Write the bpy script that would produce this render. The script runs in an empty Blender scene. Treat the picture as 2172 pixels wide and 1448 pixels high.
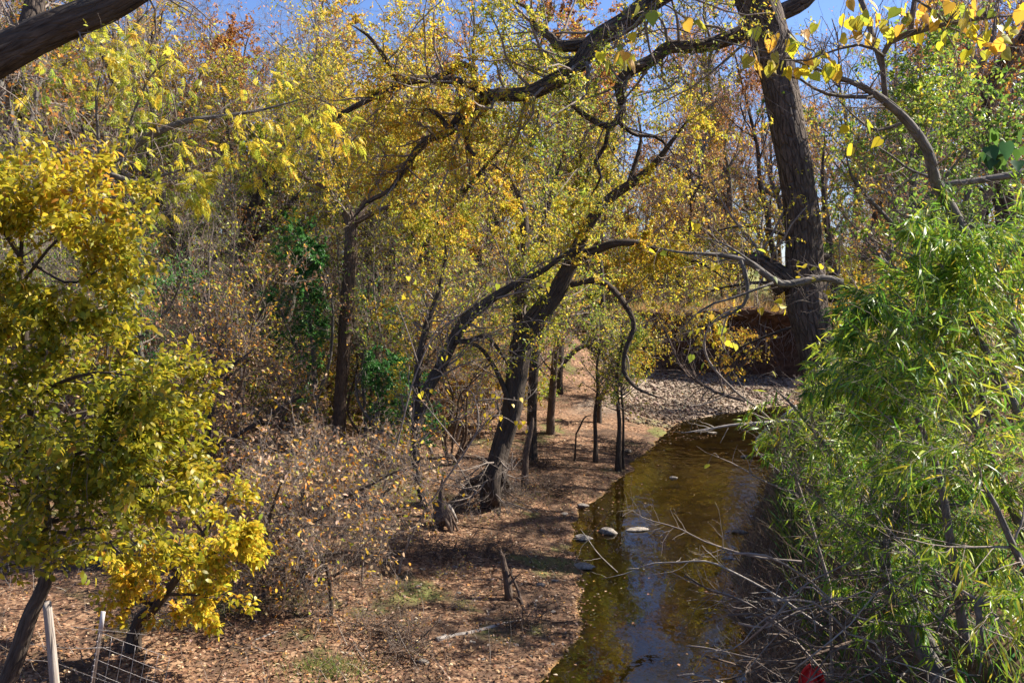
import bpy, bmesh, math, zlib
import numpy as np

# ------------------------------------------------------------------ camera, sky, sun, exposure
scene = bpy.context.scene
W, HH, F, CAMZ = 2172, 1448, 1881.0, 5.0
PITCH = math.atan((724 - 560) / F)
cam_d = bpy.data.cameras.new('camera'); cam = bpy.data.objects.new('camera', cam_d)
scene.collection.objects.link(cam); scene.camera = cam
cam_d.sensor_width = 36.0; cam_d.lens = 36.0 * F / W
cam_d.clip_start = 0.05; cam_d.clip_end = 3000
cam.location = (0, 0, CAMZ); cam.rotation_euler = (math.pi / 2 - PITCH, 0, 0)

SUN_EL, SUN_AZ = math.radians(41), math.radians(74)     # azimuth clockwise from +Y (view direction)
world = bpy.data.worlds.new('World'); scene.world = world; world.use_nodes = True
wn = world.node_tree.nodes; wl = world.node_tree.links
bg = wn['Background']; sky = wn.new('ShaderNodeTexSky'); sky.sky_type = 'NISHITA'
sky.sun_disc = False; sky.sun_elevation = SUN_EL; sky.sun_rotation = SUN_AZ
sky.air_density = 0.85; sky.dust_density = 0.5; sky.ozone_density = 4.5
tint = wn.new('ShaderNodeMix'); tint.data_type = 'RGBA'; tint.blend_type = 'MULTIPLY'; tint.inputs[0].default_value = 1.; tint.inputs[7].default_value = (.90, .94, 1.12, 1)
wl.new(sky.outputs[0], tint.inputs[6]); wl.new(tint.outputs[2], bg.inputs[0]); bg.inputs[1].default_value = 0.07
sun_d = bpy.data.lights.new('sun', 'SUN'); sun = bpy.data.objects.new('sun', sun_d)
scene.collection.objects.link(sun)
sun_d.energy = 5.0; sun_d.angle = math.radians(0.5); sun_d.color = (1.0, 0.93, 0.82)
sd = np.array([math.sin(SUN_AZ) * math.cos(SUN_EL), math.cos(SUN_AZ) * math.cos(SUN_EL), math.sin(SUN_EL)])
from mathutils import Vector, Matrix
sun.rotation_euler = Vector(-sd).to_track_quat('-Z', 'Y').to_euler()
scene.view_settings.view_transform = 'Standard'; scene.view_settings.look = 'None'
scene.view_settings.exposure = 1.42; scene.view_settings.gamma = 1.0
scene.render.engine = 'CYCLES'
cy = scene.cycles
cy.max_bounces = 5; cy.diffuse_bounces = 4; cy.glossy_bounces = 2; cy.transmission_bounces = 2
cy.transparent_max_bounces = 8; cy.use_denoising = True
cy.caustics_reflective = False; cy.caustics_refractive = False
try:
    cy.denoiser = 'OPENIMAGEDENOISE'; cy.denoising_prefilter = 'ACCURATE'
except Exception: pass

# ------------------------------------------------------------------ helpers
rng = np.random.default_rng(11)
def reseed(key):
    global rng
    rng = np.random.default_rng(zlib.crc32(str(key).encode()))
COL = scene.collection
sP, cP = math.sin(PITCH), math.cos(PITCH)
def ray(u, v):
    a, b = (u - W / 2) / F, -(v - HH / 2) / F
    return np.array([a, cP + b * sP, -sP + b * cP])
def P(u, v, d):
    r = ray(u, v); r = r * (d / r[1]); return r + np.array([0, 0, CAMZ])
def G0(u, v):
    r = ray(u, v); t = CAMZ / -r[2]; return r * t
def G(u, v, dmax=60):
    r = ray(u, v)
    for d in np.arange(5, dmax, 0.05):
        p = r * (d / r[1]); 
        if p[2] + CAMZ <= float(T(p[0], p[1])): return p + np.array([0, 0, CAMZ])
    p = r * (dmax / r[1]); return p + np.array([0, 0, CAMZ])
def ss(a, b, x):
    t = np.clip((x - a) / (b - a), 0, 1); return t * t * (3 - 2 * t)
_k = np.random.default_rng(3).normal(size=(10, 2)); _ph = np.random.default_rng(4).uniform(0, 6.28, 10)
def n2(x, y, s):
    o = 0
    for i in range(10): o = o + np.sin(x * _k[i, 0] * s + y * _k[i, 1] * s + _ph[i] + 1.7 * np.sin(y * _k[i, 0] * s * .6 + i))
    return o / 5.0
_k3 = np.random.default_rng(5).normal(size=(8, 3))
def n3(p, s):
    o = 0
    for i in range(8): o = o + np.sin((p * _k3[i]).sum(-1) * s + _ph[i])
    return o / 3.0

# creek outline, read as pixels on the water plane
LE = [(1105, 1448), (1190, 1345), (1222, 1250), (1195, 1150), (1225, 1085), (1325, 1000), (1395, 930), (1440, 893)]
RE = [(1590, 1448), (1585, 1345), (1565, 1250), (1575, 1150), (1610, 1085), (1645, 1000), (1650, 930), (1690, 893)]
lg = np.array([G0(*p) for p in LE]); rg = np.array([G0(*p) for p in RE])
LY = np.concatenate([[-60, 2], lg[:, 1], [30.5, 32.5, 36, 60]]); LX = np.concatenate([[-1.5, -1.0], lg[:, 0], [8.5, 12, 24, 90]])
RY = np.concatenate([[-60, 2], rg[:, 1], [29.5, 32, 60]]); RX = np.concatenate([[2.0, 2.0], rg[:, 0], [13, 26, 140]])
def T(x, y):
    x = np.asarray(x, float); y = np.asarray(y, float)
    w = 0.05 * n2(x, y, 0.9) + 0.07 * n2(x, y, 3.3) + .05 * n2(x, y, 7.)
    xl = np.interp(y, LY, LX) + w; xr = np.interp(y, RY, RX) + w
    dl = xl - x; dr = x - xr
    ins = np.minimum(-dl, -dr)
    bed = -0.20 * ss(0, 1.4, ins) * ss(40, 24, y) - 0.04 * ss(0, .4, ins) + 0.05 * n2(x, y, 1.1)
    left = 0.03 + 0.85 * (1 - np.exp(-np.maximum(dl, 0) / 5.0)) + 1.3 * ss(7, 20, dl) + 0.05 * n2(x, y, 1.4) * ss(0, 1.5, dl)
    left = left * (1 - .72 * ss(27, 31, y) * ss(2.0, 4.5, x))
    right = 0.02 + 1.9 * ss(0, 1.7, dr) + 1.0 * ss(1.5, 6, dr) + 0.08 * n2(x, y, 1.2) * ss(0, 1, dr)
    z = np.where(dl > 0, left, np.where(dr > 0, right, bed))
    yb = np.where(x > 4, 37.0 - 0.10 * (x - 4), 37.0 + (4 - x) * 0.8) + 0.5 * n2(x, y * 0, 0.7)
    wd = np.where(x > 4, 0.9, 0.9 + np.minimum(4 - x, 5) * 0.7)
    m = np.clip((y - yb) / wd, 0, 1); m = m ** 0.6
    z = z + (3.0 + 0.08 * n2(x, y, .5) - z) * m
    return z

def mesh_from(name, V, tris=None, quads=None, attrs=None, smooth=False):
    me = bpy.data.meshes.new(name)
    V = np.asarray(V, np.float32); nt = 0 if tris is None else len(tris); nq = 0 if quads is None else len(quads)
    me.vertices.add(len(V)); me.vertices.foreach_set('co', V.ravel())
    me.loops.add(nt * 3 + nq * 4); me.polygons.add(nt + nq)
    idx = []
    if nt: idx.append(np.asarray(tris, np.int32).ravel())
    if nq: idx.append(np.asarray(quads, np.int32).ravel())
    me.loops.foreach_set('vertex_index', np.concatenate(idx))
    st = np.concatenate([np.arange(nt) * 3, nt * 3 + np.arange(nq) * 4]).astype(np.int32)
    me.polygons.foreach_set('loop_start', st)
    try: me.polygons.foreach_set('loop_total', np.concatenate([np.full(nt, 3), np.full(nq, 4)]).astype(np.int32))
    except Exception: pass
    if smooth: me.polygons.foreach_set('use_smooth', np.ones(nt + nq, bool))
    for k, (ty, a) in (attrs or {}).items():
        at = me.attributes.new(k, ty, 'POINT'); a = np.asarray(a, np.float32)
        at.data.foreach_set('color' if ty == 'FLOAT_COLOR' else 'vector', a.ravel())
    me.update(calc_edges=True)
    return me

def obj(name, me, mat=None, parent=None, loc=None):
    o = bpy.data.objects.new(name, me); COL.objects.link(o)
    if mat is not None and me is not None and len(me.materials) == 0: me.materials.append(mat)
    if parent is not None: o.parent = parent
    if loc is not None: o.location = loc
    return o
def tag(o, label, cat, group=None):
    o['label'] = label; o['category'] = cat
    if group: o['group'] = group
    return o
def thing(name, loc, label, cat, group=None):
    o = obj(name, None); o.location = loc; return tag(o, label, cat, group)

class TB:                                   # collects tubes
    def __init__(s): s.V, s.Q, s.U, s.n = [], [], [], 0
    def add(s, pts, rad, k=5, ridge=0.0, knob=0.0):
        pts = np.asarray(pts, float); rad = np.asarray(rad, float)
        if pts.ndim == 2: pts, rad = pts[None], rad[None]
        N, n, _ = pts.shape
        if N == 0: return
        tan = np.gradient(pts, axis=1); tan /= np.linalg.norm(tan, axis=2, keepdims=True) + 1e-9
        ov = pts[:, -1] - pts[:, 0]; ov /= np.linalg.norm(ov, axis=1, keepdims=True) + 1e-9
        ref = np.cross(ov, np.array([0.31, 0.87, 0.38])); ref /= np.linalg.norm(ref, axis=1, keepdims=True) + 1e-9
        a = ref[:, None] - tan * (tan * ref[:, None]).sum(-1, keepdims=True); a /= np.linalg.norm(a, axis=2, keepdims=True) + 1e-9
        b = np.cross(tan, a)
        th = np.arange(k) * 2 * np.pi / k
        seg = np.concatenate([np.zeros((N, 1)), np.linalg.norm(np.diff(pts, axis=1), axis=2).cumsum(1)], 1)
        R = np.repeat(rad[:, :, None], k, 2)
        if ridge:
            L = seg[:, :, None]; ph = rng.uniform(0, 6, 6); t = th[None, None]
            wv = 0.35 * np.sin(L * 3.1 + ph[0]) + 0.2 * np.sin(L * 7.7 + ph[1])
            d = sum(np.abs(np.sin(m * (t + wv * .25) * .5 + ph[i] + L * (0.6 - .3 * i) + 0.5 * np.sin(L * (4 + i)))) for i, m in enumerate((9, 14, 21))) / 3 - .6
            R = R * (1 + ridge * d) + knob * rad[:, :, None] * (np.sin(2 * t + L * 1.7 + ph[3]) * .5 + np.sin(3 * t - L * 2.9 + ph[4]) * .5)
        ring = pts[:, :, None] + R[..., None] * (a[:, :, None] * np.cos(th)[None, None, :, None] + b[:, :, None] * np.sin(th)[None, None, :, None])
        V = ring.reshape(-1, 3)
        U = np.stack([np.broadcast_to(np.cos(th), R.shape) * rad[:, :, None], np.broadcast_to(np.sin(th), R.shape) * rad[:, :, None], np.broadcast_to(seg[:, :, None] + np.arange(N)[:, None, None] * 3.7, R.shape)], -1).reshape(-1, 3)
        base = s.n + np.arange(N)[:, None, None] * n * k + np.arange(n - 1)[None, :, None] * k
        j = np.arange(k)[None, None]; j2 = (j + 1) % k
        Q = np.stack([base + j, base + j2, base + k + j2, base + k + j], -1).reshape(-1, 4)
        s.V.append(V); s.Q.append(Q); s.U.append(U); s.n += len(V)
        if k > 3:                            # close the ends
            for e, rv in ((0, True), (n - 1, False)):
                c = s.n + np.arange(N); s.V.append(pts[:, e]); s.U.append(np.zeros((N, 3)))
                b0 = (base[:, 0, 0] + e * k)[:, None]
                f = np.stack([b0 + np.arange(k), b0 + (np.arange(k) + 1) % k, np.repeat(c[:, None], k, 1), np.repeat(c[:, None], k, 1)], -1)
                s.tr = getattr(s, 'tr', []); t3 = f[..., :3].reshape(-1, 3); s.tr.append(t3[:, ::-1] if rv else t3); s.n += N
    def build(s, name, off=(0, 0, 0), smooth=True):
        tr = np.concatenate(s.tr) if getattr(s, 'tr', None) else None
        return mesh_from(name, np.concatenate(s.V) - np.asarray(off), tr, np.concatenate(s.Q), {'tuv': ('FLOAT_VECTOR', np.concatenate(s.U))}, smooth)

def spline(pts, rad, n):
    pts = np.asarray(pts, float); rad = np.asarray(rad, float)
    q = np.concatenate([[2 * pts[0] - pts[1]], pts, [2 * pts[-1] - pts[-2]]])
    t = np.linspace(0, len(pts) - 1 - 1e-6, n); i = t.astype(int); f = (t - i)[:, None]
    p0, p1, p2, p3 = q[i], q[i + 1], q[i + 2], q[i + 3]
    o = 0.5 * (2 * p1 + (p2 - p0) * f + (2 * p0 - 5 * p1 + 4 * p2 - p3) * f ** 2 + (3 * p1 - p0 - 3 * p2 + p3) * f ** 3)
    return o, np.interp(t, np.arange(len(pts)), rad)

def grow(pp, pr, M, ln, ang=(30, 70), n=5, wig=.12, up=.05, rr=.55, tr=(.15, 1.), rmin=.0015, end=.3, rmax=9, pull=None):
    """M child branches on parent polylines pp (N,n,3), radii pr (N,n)"""
    N, k, _ = pp.shape
    seg = np.linalg.norm(np.diff(pp, axis=1), axis=2).sum(1)
    idx = rng.choice(N, M, p=seg / seg.sum())
    t = rng.uniform(tr[0], tr[1], M) * (k - 1 - 1e-4); i = t.astype(int); f = (t - i)[:, None]
    p0 = pp[idx, i] * (1 - f) + pp[idx, i + 1] * f
    tan = pp[idx, i + 1] - pp[idx, i]; tan /= np.linalg.norm(tan, axis=1, keepdims=True) + 1e-9
    r0 = pr[idx, i] * (1 - f[:, 0]) + pr[idx, i + 1] * f[:, 0]
    rd = rng.normal(size=(M, 3)); pe = rd - tan * (rd * tan).sum(1, keepdims=True); pe /= np.linalg.norm(pe, axis=1, keepdims=True)
    a = np.radians(rng.uniform(ang[0], ang[1], M))[:, None]
    d = np.cos(a) * tan + np.sin(a) * pe; d[:, 2] += up * 2
    d /= np.linalg.norm(d, axis=1, keepdims=True)
    L = rng.uniform(ln[0], ln[1], M) * (1 - .45 * t / (k - 1))
    out = np.empty((M, n, 3)); out[:, 0] = p0; st = (L / (n - 1))[:, None]
    for s in range(1, n):
        d = d + rng.normal(size=(M, 3)) * wig; d[:, 2] += up
        if pull is not None: d = d + pull
        d /= np.linalg.norm(d, axis=1, keepdims=True); out[:, s] = out[:, s - 1] + d * st
    r = np.clip(r0 * rr, rmin, rmax); rads = r[:, None] * np.linspace(1, end, n)[None]
    return out, np.maximum(rads, rmin * .7)

# leaf templates: (x along the leaf, y across, z up), triangles
KITE = (np.array([[0, 0, 0], [.45, .5, .08], [1, 0, -.05], [.45, -.5, .08]]), np.array([[0, 2, 1], [0, 3, 2]]))
OVAL = (np.array([[0, 0, 0], [.28, .42, .06], [.68, .36, .05], [1, 0, -.06], [.68, -.36, .05], [.28, -.42, .06], [.5, 0, 0]]),
        np.array([[0, 6, 1], [1, 6, 2], [2, 6, 3], [3, 6, 4], [4, 6, 5], [5, 6, 0]]))
LANCE = (np.array([[0, 0, 0], [.33, .5, .02], [.70, .34, -.05], [1, 0, -.17], [.70, -.34, -.05], [.33, -.5, .02]]),
         np.array([[0, 5, 1], [1, 5, 4], [1, 4, 2], [2, 4, 3]]))
hx = [(0, 0), (-.10, .22), (.02, .44), (.26, .50), (.52, .38), (.78, .17), (1, 0)]
HEART = (np.array([[x, y, .10 * abs(y) - .10 * x * x] for x, y in hx] + [[x, -y, .10 * abs(y) - .10 * x * x] for x, y in hx[1:-1]] + [[.35, 0, -.03]]),
         np.array([[i, i + 1, 12] if 0 else [12, i + 1, i] for i in range(6)] + [[12, 0, 7], [12, 7, 8], [12, 8, 9], [12, 9, 10], [12, 10, 11], [12, 11, 6]]))
OVAL4 = (np.array([[0, 0, 0], [.28, .42, .06], [.68, .36, .05], [1, 0, -.06], [.68, -.36, .05], [.28, -.42, .06]]), np.array([[0, 5, 1], [1, 5, 4], [1, 4, 2], [2, 4, 3]]))
def compound(nl=7, lw=.5, T_=None):
    T_ = T_ or OVAL4
    V, Tt = [], []; n = 0
    k = (nl - 1) // 2
    items = [(.97, 0, .36)] + [(.30 + .55 * i / max(k - 1, 1), s, .36 - .03 * abs(i - 1)) for i in range(k) for s in (1, -1)]
    for x, s, l in items:
        th = math.radians(58) * s if s else 0
        c, q = math.cos(th), math.sin(th); v = T_[0] * np.array([l, l * lw, l])
        v[:, 2] -= .35 * v[:, 0] ** 2 / l if l else 0
        rv = np.stack([v[:, 0] * c - v[:, 1] * q + x * .75, v[:, 0] * q + v[:, 1] * c, v[:, 2]], 1)
        V.append(rv); Tt.append(T_[1] + n); n += len(rv)
    V.append(np.array([[0, .006, 0], [.75, .004, 0], [.75, -.004, 0], [0, -.006, 0]])); Tt.append(np.array([[0, 1, 2], [0, 2, 3]]) + n)
    V = np.concatenate(V); V[:, 2] -= .18 * V[:, 0] ** 2
    return V, np.concatenate(Tt)
COMP = compound(7, .64, (np.array([[0, 0, 0], [.42, .5, .07], [1, 0, -.08], [.42, -.5, .07]]), KITE[1]))

def frames(M, tw, droop=.3, spread=.8, flat=.8, keep=.5):
    ax = tw * keep + rng.normal(size=(M, 3)) * spread; ax[:, 2] -= droop
    ax /= np.linalg.norm(ax, axis=1, keepdims=True) + 1e-9
    up = rng.normal(size=(M, 3)) * flat; up[:, 2] += 1
    w = np.cross(up, ax); w /= np.linalg.norm(w, axis=1, keepdims=True) + 1e-9
    return ax, w, np.cross(ax, w)
def on_twigs(tp, M, tr=(.15, 1.), clump=0, cs=1.2):
    N, k, _ = tp.shape
    p = None
    if clump:
        g = n3(tp[:, k // 2], cs) + rng.normal(size=N) * .3; p = np.exp(clump * g); p /= p.sum()
    idx = rng.choice(N, M, p=p); t = rng.uniform(tr[0], tr[1], M) * (k - 1 - 1e-4); i = t.astype(int); f = (t - i)[:, None]
    pos = tp[idx, i] * (1 - f) + tp[idx, i + 1] * f; tan = tp[idx, i + 1] - tp[idx, i]
    tan /= np.linalg.norm(tan, axis=1, keepdims=True) + 1e-9
    return pos, tan, idx
def pick(pal, M, key=None, jit=.16, ks=.9):
    c = np.array([p[1] for p in pal]); w = np.array([p[0] for p in pal], float); w /= w.sum()
    u = rng.uniform(0, 1, M)
    if key is not None:                      # neighbouring leaves turn colour together
        g = n3(key, ks) * .22 + .5; u = np.clip(g + rng.normal(size=M) * .22, 0, .9999)
    i = np.searchsorted(np.cumsum(w), u).clip(0, len(pal) - 1)
    col = c[i] * np.exp(rng.normal(size=(M, 1)) * jit) * np.exp(rng.normal(size=(M, 3)) * .06)
    return np.concatenate([np.clip(col, .003, .9), np.ones((M, 1))], 1)
def bake(tmpl, pos, fr, L, Wd, col, off=(0, 0, 0), name='leaves'):
    tv, tt = tmpl; M = len(pos); L = np.broadcast_to(L, M); Wd = np.broadcast_to(Wd, M)
    ax, w, nm = fr
    V = pos[:, None] + tv[None, :, 0, None] * ax[:, None] * L[:, None, None] + tv[None, :, 1, None] * w[:, None] * Wd[:, None, None] + tv[None, :, 2, None] * nm[:, None] * L[:, None, None]
    k = len(tv); Tt = (tt[None] + (np.arange(M) * k)[:, None, None]).reshape(-1, 3)
    return mesh_from(name, V.reshape(-1, 3) - np.asarray(off), Tt, None, {'col': ('FLOAT_COLOR', np.repeat(col, k, 0))})

# ------------------------------------------------------------------ materials
def nodes(name):
    m = bpy.data.materials.new(name); m.use_nodes = True; nt = m.node_tree
    for n in list(nt.nodes): nt.nodes.remove(n)
    return m, nt, nt.nodes.new('ShaderNodeOutputMaterial')
def nd(nt, ty, **kw):
    n = nt.nodes.new(ty)
    for k, v in kw.items():
        if k in n.inputs: n.inputs[k].default_value = v
        else: setattr(n, k, v)
    return n
def leafmat(name, trans=.45, rough=.45, spec=.4):
    m, nt, out = nodes(name); a = nd(nt, 'ShaderNodeAttribute', attribute_name='col')
    p = nd(nt, 'ShaderNodeBsdfPrincipled', Roughness=rough); p.inputs['Specular IOR Level'].default_value = spec
    t = nd(nt, 'ShaderNodeBsdfTranslucent'); mx = nd(nt, 'ShaderNodeMixShader', Fac=trans)
    g = nd(nt, 'ShaderNodeGamma', Gamma=.85)
    nt.links.new(a.outputs['Color'], p.inputs['Base Color']); nt.links.new(a.outputs['Color'], g.inputs[0])
    nt.links.new(g.outputs[0], t.inputs['Color'])
    nt.links.new(p.outputs[0], mx.inputs[1]); nt.links.new(t.outputs[0], mx.inputs[2]); nt.links.new(mx.outputs[0], out.inputs[0])
    return m
def barkmat(name, c0, c1, c2, sc=(9, 9, 1.6), bump=.7, dist=.02, rough=.9):
    m, nt, out = nodes(name); a = nd(nt, 'ShaderNodeAttribute', attribute_name='tuv')
    mp = nd(nt, 'ShaderNodeVectorMath', operation='MULTIPLY'); mp.inputs[1].default_value = sc
    n1 = nd(nt, 'ShaderNodeTexNoise', Scale=3.0, Detail=6.0, Roughness=.65); v1 = nd(nt, 'ShaderNodeTexVoronoi', Scale=2.2, feature='DISTANCE_TO_EDGE')
    n2_ = nd(nt, 'ShaderNodeTexNoise', Scale=1.3, Detail=3.0)
    nt.links.new(a.outputs['Vector'], mp.inputs[0]); nt.links.new(mp.outputs[0], n1.inputs['Vector']); nt.links.new(mp.outputs[0], v1.inputs['Vector'])
    nt.links.new(a.outputs['Vector'], n2_.inputs['Vector'])
    r = nd(nt, 'ShaderNodeValToRGB'); e = r.color_ramp.elements; e[0].position = .30; e[0].color = (*c0, 1); e[1].position = .72; e[1].color = (*c1, 1)
    nt.links.new(n1.outputs['Fac'], r.inputs[0])
    mx = nd(nt, 'ShaderNodeMix', data_type='RGBA'); r2 = nd(nt, 'ShaderNodeMapRange'); r2.inputs[1].default_value = .5; r2.inputs[2].default_value = .7
    nt.links.new(n2_.outputs['Fac'], r2.inputs[0]); nt.links.new(r2.outputs[0], mx.inputs[0]); nt.links.new(r.outputs[0], mx.inputs[6]); mx.inputs[7].default_value = (*c2, 1)
    p = nd(nt, 'ShaderNodeBsdfPrincipled', Roughness=rough); p.inputs['Specular IOR Level'].default_value = .2
    nt.links.new(mx.outputs[2], p.inputs['Base Color'])
    ad = nd(nt, 'ShaderNodeMath', operation='MULTIPLY_ADD'); mn = nd(nt, 'ShaderNodeMath', operation='MINIMUM'); mn.inputs[1].default_value = .12
    nt.links.new(v1.outputs['Distance'], mn.inputs[0]); nt.links.new(mn.outputs[0], ad.inputs[0]); ad.inputs[1].default_value = 5.0; nt.links.new(n1.outputs['Fac'], ad.inputs[2])
    b = nd(nt, 'ShaderNodeBump', Strength=bump, Distance=dist); nt.links.new(ad.outputs[0], b.inputs['Height']); nt.links.new(b.outputs[0], p.inputs['Normal'])
    nt.links.new(p.outputs[0], out.inputs[0]); return m
def plainmat(name, c0, c1, scale=8., rough=.8, bump=.3, spec=.3, metal=0., dist=.01):
    m, nt, out = nodes(name); tc = nd(nt, 'ShaderNodeTexCoord'); n = nd(nt, 'ShaderNodeTexNoise', Scale=scale, Detail=6., Roughness=.65)
    nt.links.new(tc.outputs['Object'], n.inputs['Vector'])
    r = nd(nt, 'ShaderNodeValToRGB'); e = r.color_ramp.elements; e[0].position = .32; e[0].color = (*c0, 1); e[1].position = .68; e[1].color = (*c1, 1)
    p = nd(nt, 'ShaderNodeBsdfPrincipled', Roughness=rough, Metallic=metal); p.inputs['Specular IOR Level'].default_value = spec
    b = nd(nt, 'ShaderNodeBump', Strength=bump, Distance=dist)
    nt.links.new(n.outputs['Fac'], r.inputs[0]); nt.links.new(r.outputs[0], p.inputs['Base Color']); nt.links.new(n.outputs['Fac'], b.inputs['Height'])
    nt.links.new(b.outputs[0], p.inputs['Normal']); nt.links.new(p.outputs[0], out.inputs[0]); return m

M_leaf = leafmat('leaf', .55, .42, .4)
M_gloss = leafmat('glossy_leaf', .44, .40, .4)
M_dry = leafmat('dry_leaf', .25, .7, .2)
B_dark = barkmat('dark_furrowed_bark', (.025, .019, .015), (.115, .088, .068), (.075, .062, .05))
B_big = barkmat('ridged_bark', (.028, .021, .016), (.19, .145, .112), (.12, .095, .078), (6, 6, 1.7), 1., .06)
B_grey = barkmat('grey_bark', (.07, .062, .055), (.21, .185, .16), (.13, .125, .10), (8, 8, 3.))
B_twig = barkmat('twig_bark', (.14, .11, .09), (.32, .265, .225), (.22, .18, .15), (20, 20, 6), .2)
B_dead = barkmat('dead_wood', (.20, .17, .145), (.42, .37, .32), (.30, .26, .22), (14, 14, 2.), .4)
B_vine = barkmat('vine_stem', (.065, .045, .034), (.19, .135, .10), (.12, .085, .064), (16, 16, 3), .5)

# palettes, linear base colours, ordered so that neighbours in the list blend
GREEN = (.075, .15, .02); DGREEN = (.035, .10, .028); LIME = (.25, .33, .028); YGREEN = (.42, .41, .03); YELLOW = (.70, .52, .035)
GOLD = (.66, .38, .03); ORANGE = (.52, .21, .03); RUST = (.30, .12, .035); TAN = (.50, .34, .20); BROWN = (.22, .125, .065); PALE = (.58, .46, .32)
PAL_ELM = [(2, GREEN), (5, LIME), (8, YGREEN), (8, YELLOW), (4, GOLD), (1.5, ORANGE)]
PAL_GOLD = [(2, LIME), (5, YGREEN), (7, YELLOW), (5, GOLD), (3, ORANGE), (1.5, RUST)]
PAL_ORANGE = [(1, YGREEN), (3, GOLD), (6, ORANGE), (5, RUST), (2, BROWN)]
PAL_OLIVE = [(3, GREEN), (5, LIME), (5, YGREEN), (3, YELLOW), (2, BROWN)]
PAL_BROWN = [(2, YGREEN), (2, GOLD), (5, RUST), (6, BROWN), (5, TAN)]
PAL_ASH = [(5, (.12, .145, .012)), (8, (.25, .24, .015)), (8, (.40, .33, .018)), (5, (.56, .42, .022)), (3, (.56, .34, .022)), (1.2, (.45, .20, .025))]
PAL_REDBUD = [(2, LIME), (5, YGREEN), (12, (.66, .50, .02)), (3, GOLD)]
PAL_THICK = [(3, YGREEN), (5, GOLD), (3, ORANGE), (6, (.40, .25, .13)), (5, (.46, .32, .19)), (6, BROWN)]
PAL_PRIVET = [(5, (.035, .12, .03)), (6, (.06, .19, .035)), (3, (.11, .24, .03))]
PAL_WILLOW = [(5, (.045, .12, .012)), (6, (.11, .24, .016)), (8, (.25, .36, .02)), (7, (.42, .44, .025)), (5, (.62, .48, .03)), (1, (.35, .22, .07))]
PAL_GREENY = [(4, GREEN), (6, (.14, .24, .025)), (5, LIME), (4, YGREEN), (2, YELLOW)]
PAL_LITTER = [(4, (.40, .25, .14)), (6, (.30, .165, .085)), (7, (.19, .10, .054)), (7, (.095, .054, .031)), (2, (.52, .40, .28)), (1, (.48, .24, .07))]

# ------------------------------------------------------------------ ground
def axis(a, b, fine, lo, hi, gr=1.18):
    c = list(np.arange(a, b + 1e-6, fine)); s = fine; x = b
    while x < hi: s *= gr; x += s; c.append(x)
    s = fine; x = a; pre = []
    while x > lo: s *= gr; x -= s; pre.append(x)
    return np.array(pre[::-1] + c)
gx = axis(-12, 13, .22, -1200, 1200); gy = axis(7, 41, .2, -300, 1500)
X, Y = np.meshgrid(gx, gy); Z = T(X, Y)
nx, ny = len(gx), len(gy)
ii = (np.arange(ny - 1)[:, None] * nx + np.arange(nx - 1)[None]).ravel()
gq = np.stack([ii, ii + 1, ii + nx + 1, ii + nx], 1)
gZy, gZx = np.gradient(Z, gy, gx); slope = np.hypot(gZx, gZy)
ybk = np.where(X > 4, 37.0, 37 + (4 - X) * .8)
dlx = np.interp(Y, LY, LX) - X
grav = ss(26, 30, Y) * ss(0.0, .25, 3.0 - np.abs(X - (5.6 + (Y - 29) * .42)) * .9) * (Z < 0.9) * ss(37.5, 36.5, Y)
zone = np.stack([np.clip(grav, 0, 1), ss(.9, 1.5, slope), ss(0, 3, Y - ybk - 1), np.ones_like(X)], -1)   # gravel, raw soil, meadow
ground_me = mesh_from('ground', np.stack([X, Y, Z], -1).reshape(-1, 3), None, gq, {'zone': ('FLOAT_COLOR', zone.reshape(-1, 4))}, True)
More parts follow.
